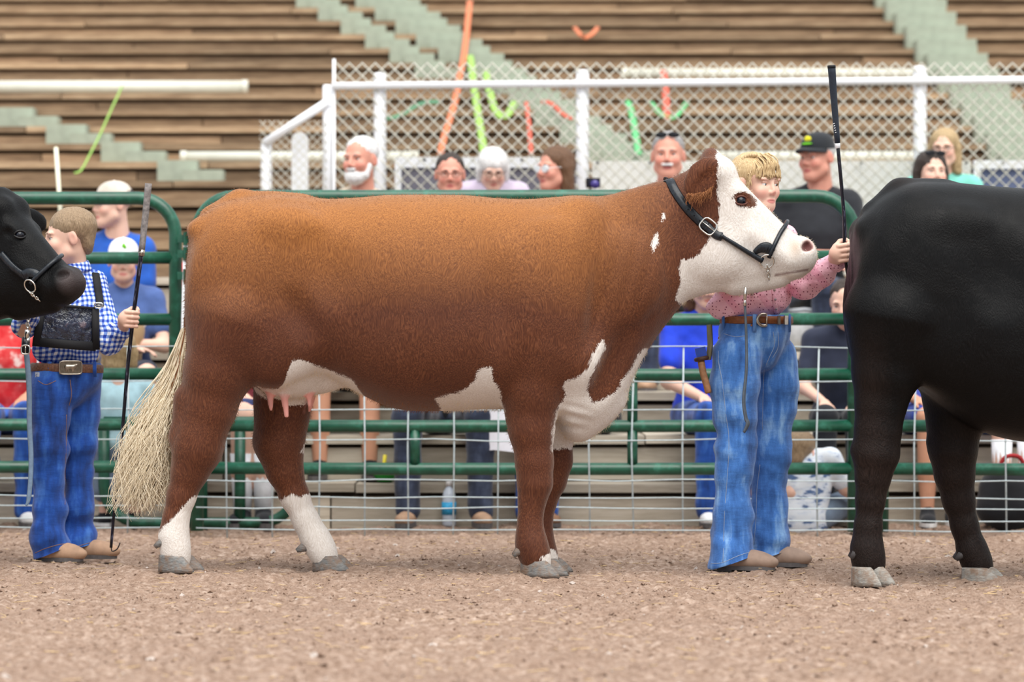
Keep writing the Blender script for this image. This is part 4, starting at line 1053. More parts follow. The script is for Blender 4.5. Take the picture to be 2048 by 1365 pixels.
def eyes(T, parent, iris=True, look=(0,0)):
    for s in (-1, 1):
        c = A(s*.0305, -.0685, .0042); V, F = ball(c, .0122, 14, 10); e = mesh('eye', WV_(T, V), F, M_EYEW, parent)
        if iris:
            d = unit(A(look[0], -1, look[1])); V, F = ball(c+d*.0072, .0063, 12, 8); mesh('iris', WV_(T, V), F, M_IRIS, e)
            V, F = ball(c+d*.0115, .0030, 10, 6); mesh('pupil', WV_(T, V), F, M_PUP, e)
        else:
            V, F = ball(c+A(0,-.0075,0), .0064, 10, 6); mesh('iris', WV_(T, V), F, M_PUP, e)
def brows(T, parent, mat, th=.0028):
    for s in (-1, 1):
        pts = [(s*.014,-.0885,.0245),(s*.026,-.0895,.0285),(s*.038,-.0835,.0285),(s*.047,-.072,.0235)]
        V, F = tube(WV_(T, pts), [th*.8, th, th*.9, th*.4], 6); mesh('eyebrow', V, F, mat, parent)
def glasses(T, parent, mat, lens=None, z=.004, y=-.098, w=.021, h=.016):
    g = None
    for s in (-1, 1):
        pts = [(s*.031+w*math.cos(t), y+.004*math.cos(t)*s*0+.010*abs(math.cos(t))*(1 if math.cos(t)*s > 0 else 0), z+h*math.sin(t)) for t in np.linspace(0, 2*math.pi, 18, endpoint=False)]
        if g is None:
            mb = MB(); mb.tube(WV_(T, pts), .0019*T[1], 6, True); first = mb; g = 1
        else: first.tube(WV_(T, pts), .0019*T[1], 6, True)
        first.tube(WV_(T, [(s*.052, y+.006, z+.004), (s*.074, -.05, z+.006), (s*.083, .015, z+.006)]), .0017*T[1], 6)
    first.tube(WV_(T, [(-.010,y,z+.004), (0,y-.002,z+.007), (.010,y,z+.004)]), .0017*T[1], 6)
    o = first.build('glasses', mat, parent)
    if lens is not None:
        for s in (-1, 1):
            V, F = ball((s*.031, y+.002, z), (w*.98, .002, h*.98), 14, 6); mesh('lens', WV_(T, V), F, lens, o)
    return o
def hair_skin(name, T, prims, mat, parent, h=.0045, amp=.0025, fr=(120,120,22)):
    V, Q = skin(xf(prims, *T), h, 1); l = ((V-T[2])/T[1])@T[0]
    V = V+normals(V, Q)*(amp*T[1]*vnoise(l, fr, 5)+.6*amp*vnoise(l, (40,40,40), 6))[:,None]
    return mesh(name, V, Q, mat, parent)
HAIR_SHORT = [E((0,.028,.050), (.082,.096,.080), .02), E((0,-.112,.000), (.095,.068,.068), .02, -1), E((0,-.03,-.085), (.12,.12,.075), .03, -1), E((.085,.0,-.012), (.03,.03,.042), .01, -1), E((-.085,.0,-.012), (.03,.03,.042), .01, -1)]
HAIR_BOY = [E((0,.026,.052), (.084,.102,.084), .02), E((0,.075,-.02), (.055,.035,.055), .03), E((0,-.118,-.012), (.10,.062,.072), .015, -1), E((0,-.045,-.100), (.12,.11,.080), .03, -1), E((.088,-.012,-.016), (.03,.036,.040), .01, -1), E((-.088,-.012,-.016), (.03,.036,.040), .01, -1)]
HAIR_LONG = [E((0,.030,.048), (.090,.104,.086), .02), C((.066,.03,.0), (.074,.03,-.13), .040, .034, .03), C((-.066,.03,.0), (-.074,.03,-.13), .040, .034, .03), C((0,.075,.0), (0,.08,-.13), .055, .055, .04), E((0,-.115,-.025), (.064,.085,.082), .015, -1)]
HAIR_BOB = [E((0,.026,.048), (.092,.108,.090), .02), C((.070,.01,.0), (.074,.01,-.055), .034, .028, .03), C((-.070,.01,.0), (-.074,.01,-.055), .034, .028, .03), C((0,.07,.0), (0,.075,-.06), .05, .05, .04), E((0,-.120,-.040), (.066,.088,.082), .015, -1)]
def cap(T, parent, mat, vmat=None, yaw=0, logo=None):
    n, m = 20, 8; V = []; F = []
    for j in range(m):
        a = j/(m-1)*math.pi/2
        for k in range(n):
            t = 2*math.pi*k/n; V.append((.0865*math.cos(a)**.8*math.cos(t), .018+.104*math.cos(a)**.8*math.sin(t), .046+.088*math.sin(a)))
    for j in range(m-1):
        for k in range(n): F.append([j*n+k, j*n+(k+1) % n, (j+1)*n+(k+1) % n, (j+1)*n+k])
    V = np.array(V)@Rz(yaw).T
    o = mesh('cap', WV_(T, V), F, mat, parent)
    top = []; nn = 13
    for (rr, dz) in ((0, 0), (.5, .004), (1, -.006)):
        for t in np.linspace(math.pi*1.08, math.pi*1.92, nn):
            x = .080*math.cos(t)*(1+.05*rr); y = .018+.098*math.sin(t)-rr*.070*abs(math.sin(t))**1.2; top.append((x, y, .050+dz-.016*(abs(x)/.08)**2*rr))
    top = np.array(top); bot = top-A(0,0,.005); nb = len(top); F = []
    for j in range(2):
        for k in range(nn-1): q = [j*nn+k, j*nn+k+1, (j+1)*nn+k+1, (j+1)*nn+k]; F += [q, [i+nb for i in q[::-1]]]
    for k in range(nn-1): F.append([2*nn+k, 2*nn+k+1, 2*nn+k+1+nb, 2*nn+k+nb])
    mesh('visor', WV_(T, np.vstack([top, bot])@Rz(yaw).T), F, vmat or mat, o)
    mesh('top_button', WV_(T, (ball((0,.018,.134), (.008,.008,.004), 10, 6)[0])@Rz(yaw).T), ball((0,0,0), 1, 10, 6)[1], mat, o)
    if logo:
        for (x, z, a, b, mt) in logo:
            V, F = ball((x, -.079-.0*abs(x)+ (x*x)*6+ max(0,(z-.085))*.75, z), (a, .006, b), 14, 8); mesh('emblem', WV_(T, V@Rz(yaw).T), F, mt, o)
    return o
def fist(c, a, e1, e2, wrist, r=.0085, wr=.024, sc=1.0):
    """hand closed round a stick: palm toward e1, fingers passing over e2"""
    a, e1, e2 = unit(a), unit(e1), unit(e2); e2 = unit(e2-a*(e2@a)); e1 = unit(e1-a*(e1@a)-e2*(e1@e2)); p = []
    R = np.stack([e1, e2, a], 1)
    p += [E(c+(e1*.030+e2*.004)*sc, A(.017,.026,.040)*sc, .012, R=R)]
    p += [C(c+(e1*.036)*sc, wrist, .026*sc, wr, .02)]
    for i, h in enumerate((.029,.010,-.009,-.027)):
        k = (1.0,1.06,1.0,.86)[i]; rr = r*(1.0,1.03,.98,.88)[i]*sc
        pl = [(.036,38),(.0300*k,84),(.0205,140),(.0195,205),(.0205,258)]
        pts = [c+(e1*q*math.cos(math.radians(d))+e2*q*math.sin(math.radians(d))+a*(h+.002*math.sin(j)))*sc for j, (q, d) in enumerate(pl)]
        p += [C(pts[j], pts[j+1], rr*(1.08-.05*j), rr*(1.03-.05*j), .003) for j in range(len(pts)-1)]
    t = [c+(e1*.030+a*.026-e2*.010)*sc, c+(e1*.010-e2*.020+a*.042)*sc, c+(-e1*.010+e2*.004*1+a*.046-e2*.016)*sc, c+(-e1*.016+e2*.012+a*.042)*sc]
    p += [C(t[0], t[1], .0125*sc, .0108*sc, .008), C(t[1], t[2], .0108*sc, .0095*sc, .004), C(t[2], t[3], .0095*sc, .008*sc, .003)]
    return p
def open_hand(w, d, n, sc=1.0, s=1):
    """relaxed hand from the wrist w along d, palm along n"""
    d = unit(d); n = unit(n-d*(n@d)); q = np.cross(d, n)*s; p = [E(w+d*.045*sc, A(.045,.034,.016)*sc, .012, R=np.stack([d, q, n], 1)), C(w-d*.02*sc, w+d*.02*sc, .024*sc, .026*sc, .015)]
    for i, o in enumerate((.026,.009,-.009,-.026)):
        l = (.068,.078,.072,.056)[i]*sc; b = w+(d*.078+q*o)*sc; m = b+d*l*.5+n*.010*sc; e = m+d*l*.38+n*.024*sc
        p += [C(w+(d*.05+q*o*.9)*sc, b, .0095*sc, .0088*sc, .004), C(b, m, .0088*sc, .008*sc, .002), C(m, e, .008*sc, .0068*sc, .002)]
    t0 = w+(d*.025+q*.024)*sc; t1 = t0+(d*.030+q*.026+n*.008)*sc; t2 = t1+(d*.030+q*.006+n*.012)*sc
    p += [C(t0, t1, .013*sc, .0105*sc, .008), C(t1, t2, .0105*sc, .0085*sc, .003)]; return p
def body_mesh(parent, mat, head, *others):
    V, Q, lip, bl = head; vq = [(V, Q)]+[o for o in others]; n = sum(len(o[0]) for o in others)
    VV, QQ = joinVQ(*vq); z = np.zeros(n)
    return mesh('body', VV, QQ, mat, parent, attrs={'lip': np.concatenate([lip, z]), 'blush': np.concatenate([bl, z])})
def band(c, rx, ry, R, zs, th, name, mat, parent, n=36, tilt=0):
    """belt: a band round an elliptic waist"""
    pts = [c+R@A(rx*math.cos(t), ry*math.sin(t), tilt*math.cos(t)) for t in np.linspace(0, 2*math.pi, n, endpoint=False)]
    nr = [R@unit(A(math.cos(t)/rx, math.sin(t)/ry, 0)) for t in np.linspace(0, 2*math.pi, n, endpoint=False)]
    V, F = strap(pts, np.array(nr), zs, th, True); return mesh(name, V, F, mat, parent)
def boot(heel, toe, side, parent, mat, sc=1.0, sole=M_SOLE, shaft=None, name='boot'):
    d = unit(toe-heel)*A(1,1,0); d = unit(d); Ln = np.linalg.norm((toe-heel)*A(1,1,0)); q = A(-d[1], d[0], 0); up = A(0,0,1); g = heel*A(1,1,0)+A(0,0,heel[2])
    R = np.stack([d, q, up], 1); at = lambda x, y, z: g+d*x*Ln+q*y+up*z*sc
    pr = [C(at(.20,0,.050), at(.18,0,.085), .036*sc, .034*sc, .03), E(at(.22,0,.038), (.060*sc,.037*sc,.034*sc), .03, R=R), E(at(.52,0,.042), (.085*sc,.040*sc,.036*sc), .03, R=R), E(at(.76,.003,.032), (.072*sc,.046*sc,.026*sc), .03, R=R), E(at(.90,.0,.026), (.030*sc,.028*sc,.018*sc), .02, R=R)]
    V, Q = skin(pr, .005, 2); V[:,2] = np.maximum(V[:,2], heel[2]+.012*sc); o = mesh(name, V, Q, mat, parent)
    ring = []
    for t in np.linspace(0, 2*math.pi, 28, endpoint=False):
        x = .5+.53*math.cos(t); w = .040*sc*abs(math.sin(t))**.7*np.sign(math.sin(t))*(1.0+.22*math.exp(-((x-.74)/.2)**2)-.14*math.exp(-((x-.42)/.16)**2))
        ring.append((x, w))
    V = np.array([at(x, w, .0) for x, w in ring]+[at(x, w*1.03, .016) for x, w in ring]); n = len(ring)
    mesh('sole', V, [list(range(n))[::-1], [i+n for i in range(n)]]+[[i, (i+1) % n, (i+1) % n+n, i+n] for i in range(n)], sole, o, False)
    V = np.array([at(x, w*.9, -.006) for x, w in ring if x < .36]+[at(x, w*.95, .012) for x, w in ring if x < .36]); n = len(V)//2
    mesh('boot_heel', V, [list(range(n))[::-1], [i+n for i in range(n)]]+[[i, (i+1) % n, (i+1) % n+n, i+n] for i in range(n)], sole, o, False)
    return o
# ================================================================== the girl in pink
YG = 10.9
g = empty('person', tuple(G(1508, YG)), 'girl in pink dotted shirt and blue jeans holding a tall show stick', 'person')
RG = Rz(36); near, farL = 10.82, 10.98
# head turned to the right
TH = (Rz(40)@Rx(3), .95, P(1513, 371, YG))
neckb = P(1506, 470, YG+.02); nl = RG.T@(0*neckb)
hd = head_part(TH, .0026, jaw=.97, nose=.86, child=1.0, neck=((0,.03,-.07),(.0,.045,-.20)), nr_=.045)
hc = P(1690, 506, 10.70); ax = unit(P(1663,132,10.62)-P(1718,800,10.74)); wr = P(1668, 524, 10.74)
hand1 = skin(fist(hc, ax, A(-.95,.30,-.1), A(.15,-1,0), wr, .0092, .024, 1.0), .0029, 1)
wl = P(1478, 560, 10.86); hand2 = skin(open_hand(wl, A(.9,-.3,.1), A(.1,-.1,1), .9), .0035, 1)
core = skin([C(P(1507,480,YG), P(1508,640,YG), .06, .05, .03), C(P(1612,568,10.86), wr, .036, .024, .02), C(P(1450,560,10.80), wl, .034, .024, .02)], .010, 1)
body_mesh(g, SK_FAIR, hd, hand1, hand2, core)
eyes(TH, g, True, (.35,-.12)); brows(TH, g, H_DBL, .0022)
hair = [E((0,.030,.050), (.0855,.102,.086), .02), E((0,-.112,-.045), (.075,.080,.088), .014, -1), E((0,-.03,-.115), (.12,.13,.085), .03, -1), E((.088,-.004,-.018), (.03,.030,.034), .01, -1), E((-.088,-.004,-.018), (.03,.030,.034), .01, -1)]
hh = hair_skin('hair', TH, hair, H_BLOND, g, .0038, .002, (110,110,18))
rgh = np.random.default_rng(3); mb = MB()
for i in range(120):                                        # fringe falling over the brow
    u = rgh.uniform(-1, 1); x = .066*u; z0 = .098-.03*u*u+rgh.normal(0,.006); yb = -.050-.022*(1-u*u)
    l = .012+.020*(1-u*u)
    pts = [(x*.72, yb+.030, z0+.020), (x*.9, yb-.020+.012*u*u, z0-.006), (x*1.02+rgh.normal(0,.002), -.092+.030*u*u+rgh.normal(0,.0015), .060+rgh.normal(0,.003)), (x*1.06+rgh.normal(0,.003), -.097+.036*u*u+rgh.normal(0,.002), .036-.012*abs(u)+rgh.normal(0,.005))]
    mb.tube(WV_(TH, spline(pts, 4)), [.0026]*4+[.0024]*4+[.0020]*4+[.0008], 4)
for i in range(60):                                         # loose strands by the temples
    s = rgh.choice([-1, 1]); z = rgh.uniform(.0,.05)
    pts = [(s*.070, -.045, .075), (s*.080, -.040, .045), (s*.081+rgh.normal(0,.002), -.035+rgh.normal(0,.008), z), (s*.079+rgh.normal(0,.004), -.034+rgh.normal(0,.01), z-.035-rgh.random()*.03)]
    mb.tube(WV_(TH, spline(pts, 4)), [.0016]*12+[.0006], 4)
tag(mb.build('fringe', H_BLOND, g), kind='stuff')
for s in (-1, 1):                                           # braids running back over the crown
    mb = MB()
    for k in range(11):
        t = k/10; c = A(s*(.040+.028*t), -.02+.105*t, .122-.10*t*t)
        V, F = ball(c, (.016,.014,.011), 10, 7, R=Rz(s*(28 if k % 2 else -28))@Ry(s*20)); mb.add(WV_(TH, V), F)
    mb.build('braid', H_BLOND, g)
# shirt
def wrinkle(amp, fr, seed, w=None):
    return lambda V: amp*vnoise(V, fr, seed)*(1 if w is None else w(V))+.4*amp*vnoise(V, tuple(2.3*q for q in fr), seed+1)
sp = [E(P(1508,545,YG), (.158,.112,.150), .05, R=RG), E(P(1506,600,YG), (.152,.112,.085), .05, R=RG), C(P(1455,478,near), P(1562,478,farL), .048, .046, .04), C(P(1507,455,YG+.03), P(1507,480,YG+.02), .055, .06, .03),
      C(P(1562,482,farL), P(1612,566,10.86), .056, .052, .04), C(P(1612,566,10.86), P(1640,550,10.80), .053, .047, .03), C(P(1640,550,10.80), P(1676,520,10.735), .047, .034, .02), E(P(1613,575,10.86), (.045,.035,.040), .03),
      C(P(1455,482,near), P(1452,556,10.78), .054, .048, .04), C(P(1452,556,10.78), P(1480,560,10.85), .045, .034, .02), E(P(1448,612,10.84), (.060,.05,.055), .04)]
V, Q = skin(sp, .0065, 2, wrinkle(.0100, (13,13,20), 21)); zc = P(0,636,YG)[2]; V[:,2] = np.maximum(V[:,2], zc-.004+.006*vnoise(V, (14,14,1), 9))
shirt = mesh('shirt', V, Q, M_PINK, g)
V, F = tube([P(1668,528,10.75), P(1680,519,10.725)], [.0375,.036], 16); mesh('cuff', V, F, M_PINK, shirt)
_co = np.array([tuple(v.co) for v in shirt.data.vertices])+wloc(shirt)
BV_G = BVHTree.FromPolygons([Vector(v) for v in _co], Q.tolist())
pl = []
for py in range(575, 640, 6):
    c, n = hit(BV_G, 1546+(py-575)*.12, py)
    if c is not None: pl.append((c+n*.002, n))
if len(pl) > 3:
    V, F = strap([a for a, _ in pl], np.array([b for _, b in pl]), .022, .003); mesh('placket', V, F, M_PINK, shirt)
    for a, b in pl[1::3]: V, F = tube([a, a+b*.005], .0045, 10); mesh('button', V, F, plain('grey_button', srgb(150,140,146), .4), shirt)
# dark number harness showing under the jaw
V, F = strap([P(1538,556,10.765), P(1560,558,10.79), P(1580,562,10.84), P(1592,566,10.90)], A(.25,-1,0), .024, .005); mesh('harness_strap', V, F, plain('navy_webbing', srgb(40,50,84), .7, .2, 120), g)
# jeans
jl = [(1474,712,.096),(1470,770,.094),(1470,830,.083),(1472,885,.073),(1468,950,.069),(1466,1020,.070),(1465,1080,.077),(1464,1130,.088)]
jr = [(1546,712,.090),(1552,770,.088),(1550,830,.078),(1546,885,.071),(1540,950,.067),(1538,1020,.067),(1537,1075,.073),(1538,1112,.082)]
jp = [E(P(1508,672,YG), (.152,.118,.090), .05, R=RG), E(P(1478,712,YG+.05), (.085,.10,.09), .05), E(P(1514,652,YG), (.142,.108,.075), .04, R=RG), E(P(1512,712,YG), (.075,.095,.065), .05, R=RG)]
for pts, yy in ((jl, near), (jr, farL)): jp += [C(P(*pts[i][:2], yy), P(*pts[i+1][:2], yy), pts[i][2], pts[i+1][2], .02) for i in range(len(pts)-1)]
def jfold(V):
    py = CY-(V[:,2]-CAMH)*FPX/V[:,1]; k = np.exp(-((py-915)/55)**2)+.9*np.exp(-((py-1080)/60)**2)+.35
    return .013*k*vnoise(V+A(0,0,1)*(.35*V[:,:1]), (7,7,19), 41)+.006*vnoise(V, (16,16,20), 42)*k+.003*vnoise(V, (22,22,6), 43)
V, Q = skin(jp, .0068, 2, jfold)
pxv = CX+V[:,0]*FPX/V[:,1]; V[:,2] = np.where(pxv < 1504, np.maximum(V[:,2], .006+np.clip(pxv-1425, 0, 200)*.00066), np.maximum(V[:,2], .022+np.clip(pxv-1500, 0, 200)*.00060)); V[:,2] = np.minimum(V[:,2], P(0,630,YG)[2])
jeans = mesh('jeans', V, Q, D_GIRL, g)
BV_J = BVHTree.FromPolygons([Vector(v) for v in V], Q.tolist())
M_THREAD = plain('pale_stitching', srgb(150,164,186), .8); M_RIVET = plain('copper_rivet', srgb(190,120,80), .4, .1, 60, metal=.7)
def seam(bvh, pts, parent, r=.0011, mat=M_THREAD, name='stitching', off=.0004):
    Pn, _ = surf(bvh, pts, off, 7)
    if len(Pn) > 3: V, F = tube(smooth_path(Pn, 1), r, 5); mesh(name, V, F, mat, parent)
for pts in ([(1440,660),(1437,720),(1444,760),(1452,830),(1458,880),(1455,950),(1449,1030),(1446,1125)], [(1448,668),(1470,674),(1492,672)], [(1546,664),(1549,690),(1540,712),(1532,730)], [(1556,664),(1556,695),(1545,716)], [(1528,740),(1526,800),(1525,860)],
            [(1520,930),(1514,980),(1512,1040),(1508,1090)], [(1422,1128),(1445,1126),(1475,1113),(1505,1103)]):
    seam(BV_J, pts, jeans)
for q in ((1438,676),(1503,651)):
    c, n = hit(BV_J, *q)
    if c is not None: V, F = tube([c, c+n*.003], .0045, 8); mesh('rivet', V, F, M_RIVET, jeans)
# belt: follows the waist found on the jeans
wc = P(1513,641,YG); belt = band(wc, .152, .118, RG, .030, .006, 'belt', M_BELT, g)
def on_waist(px, dz=0., off=.008):
    best = None
    for t in np.linspace(0, 2*math.pi, 400):
        q = wc+RG@A((.152+off)*math.cos(t), (.118+off)*math.sin(t), dz); n = RG@unit(A(math.cos(t)/.152, math.sin(t)/.118, 0))
        if n[1] < 0:
            e = abs(CX+q[0]*FPX/q[1]-px)
            if best is None or e < best[0]: best = (e, q, n)
    return best[1], best[2]
c, n = on_waist(1527); u = unit(np.cross(A(0,0,1), n)); u = u if u[0] > 0 else -u
bk = MB(); V, F = tube([c+u*.024*math.cos(t)*1.1+A(0,0,1)*.022*math.sin(t) for t in np.linspace(math.pi*.35, math.pi*1.65, 16)], .006, 8); bk.add(V, F)
o = bk.build('buckle', M_SILVER, belt); V, F = tube([c+u*.012-A(0,0,.02), c+u*.012+A(0,0,.02)], .0035, 8); mesh('prong', V, F, M_SILVER, o)
for px, wd, nm, mt in ((1558,.012,'keeper',M_SILVER),(1572,.020,'belt_tip',M_SILVER)):
    c, n = on_waist(px, 0, .012); u = unit(np.cross(A(0,0,1), n)); mb = MB(); mb.box(c, (wd,.006,.034), np.stack([u, n, A(0,0,1)], 1)); mb.build(nm, mt, belt, False)
for px in (1446, 1509, 1580):
    c, n = on_waist(px, 0, .013); c2, _ = on_waist(px, -.045, .008); c3, _ = on_waist(px, .022, .010); u = unit(np.cross(A(0,0,1), n)); V, F = strap([c3, c, c2], n, .015, .004); mesh('belt_loop', V, F, D_GIRL, jeans)
boot(G(1438,10.83)+A(0,0,.004), G(1546,10.76)+A(0,0,.004), 1, g, M_BOOTG, 1.0); boot(G(1512,10.98)+A(0,0,.006), G(1612,10.92)+A(0,0,.006), 1, g, M_BOOTG, .98)
# comb in a leather loop on her hip
cb = empty('grooming_comb', tuple(P(1408,720,10.78)), 'wooden handled grooming comb hung at the girl\'s hip', 'comb')
V, F = tube(spline([P(1402,722,10.79), P(1406,745,10.785), P(1413,770,10.78), P(1417,787,10.78)], 4), [.013,.0135,.0135,.0135,.0130,.0135,.0130,.0135,.0130,.0135,.0130,.0135,.011], 12); mesh('handle', V, F, plain('turned_wood', srgb(150,108,76), .6, .25, 60, bump=.3), cb)
mb = MB(); mb.box(P(1402,706,10.80), (.040,.016,.040), Ry(-12)); mb.build('comb_head', plain('blue_plastic', srgb(36,74,176), .4), cb, False)
V, F = tube([P(1403,718,10.79)+A(.020*math.cos(t), .016*math.sin(t), .004*math.cos(t)) for t in np.linspace(0, 2*math.pi, 16, endpoint=False)], .009, 8, True); mesh('leather_loop', V, F, plain('dark_brown_leather', srgb(70,44,32), .5), cb)
V, F = strap([P(1418,650,10.83), P(1420,690,10.82), P(1416,720,10.80)], A(-.6,-.8,0), .024, .008); mesh('hanger', V, F, plain('olive_leather', srgb(120,112,86), .5), cb)
# show stick
def stick(name, pts, yy, label, grip_mat, grip_i, rs, hook=True):
    r = empty(name, tuple(P(*pts[-1], yy[-1])), label, 'show stick', 'show sticks')
    q = [P(a, b, y) for (a, b), y in zip(pts, yy)]
    V, F = tube(spline(q[:grip_i+1], 5), np.linspace(rs[0], rs[1], 5*grip_i+1), 12); mesh('grip', V, F, grip_mat, r)
    V, F = tube(spline(q[grip_i:], 6), np.linspace(rs[2], rs[3], 6*(len(q)-grip_i-1)+1), 10); mesh('shaft', V, F, M_SHAFT, r)
    return r, q
N = Nodes('black_carbon_shaft'); v = N.obj((40,40,3)); f = N.noise(v, 4, 2); N.set(Base_Color=N.ramp(f, [(.4, srgb(14,14,20)), (.62, srgb(30,30,44)), (.7, srgb(120,120,146))]), Roughness=.22); M_SHAFT = N.m
st, q = stick('show_stick', [(1663,132),(1668,200),(1675,286),(1688,430),(1690,506),(1704,620),(1720,800),(1734,960),(1744,1118)], [10.60,10.63,10.66,10.69,10.70,10.73,10.76,10.78,10.80], 'tall black show stick in the girl\'s hand', plain('navy_rubber_grip', srgb(40,48,60), .65, .15, 120, bump=.2), 2, (.0150,.0105,.0072,.005))
V, F = tube([P(1674.5,282,10.66), P(1676,297,10.66)], .0098, 12); mesh('ferrule', V, F, M_WHITE, st)
V, F = tube([P(1663,131,10.60), P(1663.3,136,10.60)], .0156, 12); mesh('grip_cap', V, F, plain('black_rubber', srgb(22,24,28), .6), st)
mk = MB()
for k in range(5): mk.tube([P(1666.5+k*.9,248+k*4.4,10.63), P(1669+k*.9,247+k*4.4,10.63)], .0012, 5)
tag(mk.build('grip_mark', M_WHITE, st), kind='stuff')
for k in range(11):
    a = P(1719+k*.1, 795+k*4.3, 10.75); V, F = tube([a, a+A(-.016,-.012,-.004)], [.0026,.0016], 5); mesh('comb_tooth', V, F, plain('black_rubber', srgb(22,24,28), .6), st)

# ================================================================== the boy in blue check
YB = 11.3
b = empty('person', tuple(G(132, YB)), 'boy in blue checked shirt and jeans holding a show stick', 'person')
RB = Rz(18); bn, bf = 11.25, 11.36
TB = (Rz(-74)@Rx(4), .93, P(136, 478, YB))
hd = head_part(TB, .0028, jaw=.98, nose=.9, child=1.0, neck=((0,.03,-.06),(-.02,.03,-.19)), nr_=.041)
bc_ = P(266, 640, 11.10); bax = unit(P(297,367,11.08)-P(222,1095,11.14)); bwr = P(246, 658, 11.14)
hand1 = skin(fist(bc_, bax, A(-.95,.25,-.15), A(.12,-1,0), bwr, .0088, .023, .96), .0029, 1)
bwl = P(66, 622, 11.06); hand2 = skin(open_hand(bwl, A(.5,-.8,.1), A(0,0,1), .9), .0036, 1)
core = skin([C(P(135,560,YB), P(134,720,YB), .055, .05, .03), C(P(222,688,11.2), bwr, .034, .022, .02), C(P(48,660,11.15), bwl, .034, .022, .02)], .010, 1)
body_mesh(b, SK_FAIR, hd, hand1, hand2, core); eyes(TB, b, True); brows(TB, b, H_BOY, .0024)
hair_skin('hair', TB, HAIR_BOY, H_BOY, b, .0038, .0018, (130,130,40))
sp = [E(P(134,622,YB), (.140,.105,.140), .05, R=RB), E(P(134,700,YB), (.136,.104,.075), .05, R=RB), C(P(84,566,bn), P(186,570,bf), .048, .046, .04), C(P(149,540,YB+.02), P(140,570,YB+.02), .050, .062, .03),
      C(P(190,574,11.34), P(220,680,11.22), .056, .052, .04), C(P(220,682,11.22), P(244,662,11.15), .050, .036, .025), E(P(212,688,11.22), (.040,.036,.040), .03),
      C(P(80,570,11.24), P(50,650,11.16), .054, .048, .04), C(P(50,650,11.16), P(64,626,11.08), .045, .034, .02)]
V, Q = skin(sp, .0068, 2, wrinkle(.0085, (12,12,18), 51)); V[:,2] = np.maximum(V[:,2], P(0,729,YB)[2]+.006*vnoise(V, (14,14,1), 9))
shirt = mesh('shirt', V, Q, M_GING, b); BV_BS = BVHTree.FromPolygons([Vector(v) for v in V], Q.tolist())
V, F = tube([P(240,666,11.16), P(250,656,11.135)], [.037,.036], 16); mesh('cuff', V, F, M_GING, shirt)
cc = P(150,531,YB+.02); pts = [cc+Rz(-10)@A(.058*math.cos(t), .054*math.sin(t), .010*math.sin(t)) for t in np.linspace(0, 2*math.pi, 28, endpoint=False)]
V, F = strap(pts, np.array([unit((p-cc)*A(1,1,.2)+A(0,0,.03)) for p in pts]), .042, .006, True); mesh('collar', V, F, M_GING, shirt)
# number harness
hs = empty('number_harness', tuple(P(132,652,YB-.13)), 'black chest harness with clear plastic pocket worn by the boy', 'harness')
def surfo(pts, off): return surf(BV_BS, pts, off, 6)
Pn, Nn = surfo([(191,548),(195,575),(199,600),(200,614)], .006)
if len(Pn) > 2: V, F = strap(smooth_path(Pn), Nn, .032, .005); mesh('shoulder_strap', V, F, M_WEB, hs)
yp = 11.145; N = Nodes('clear_pocket_film'); f = N.noise(N.obj(), 22, 4, .6)
N.set(Base_Color=N.ramp(f, [(.35, srgb(20,22,30)), (.6, srgb(44,52,74)), (.72, srgb(110,96,104))]), Roughness=.14, Specular_IOR_Level=.6); N.bump(f, .8, .02); M_CLEAR = N.m  # blotchy reflections on the film are mixed into its colour
cs = [P(82,608,yp), P(192,618,yp+.03), P(193,700,yp+.03), P(66,690,yp-.01)]
X = []; F = []; nu, nv = 13, 9
for j in range(nv):
    for i in range(nu):
        u, v_ = i/(nu-1), j/(nv-1); p = (cs[0]*(1-u)+cs[1]*u)*(1-v_)+(cs[3]*(1-u)+cs[2]*u)*v_
        bul = .010*math.sin(math.pi*u)*math.sin(math.pi*v_)+.004*float(vnoise(A(u*5,v_*4,0)[None], 1.0, 77)[0]); X.append(p+A(0,-bul,0))
X = np.array(X); nb = len(X)
for j in range(nv-1):
    for i in range(nu-1): q_ = [j*nu+i, j*nu+i+1, (j+1)*nu+i+1, (j+1)*nu+i]; F += [q_[::-1], [k+nb for k in q_]]
mesh('clear_pocket', np.vstack([X, X+A(0,.006,0)]), F, M_CLEAR, hs)
nv_ = A(.25,-1,0)
for nm, p0, p1, wd in (('top_edge', cs[0], cs[1], .012), ('side_band', cs[1], cs[2], .030), ('bottom_band', cs[2]+A(0,0,.012), cs[3]+A(0,0,.012), .036), ('side_band', cs[3]+A(.014,0,0), cs[0]+A(.010,0,0), .030)):
    V, F = strap([p0+A(0,-.012,0), (p0+p1)/2+A(0,-.014,0), p1+A(0,-.012,0)], nv_, wd, .005); mesh(nm, V, F, M_WEB, hs)
buckle(P(197,611,yp+.012), A(1,0,0), A(0,0,1), A(0,-1,0), .016, .009, .0028, 'strap_slide', M_CHROME, hs)
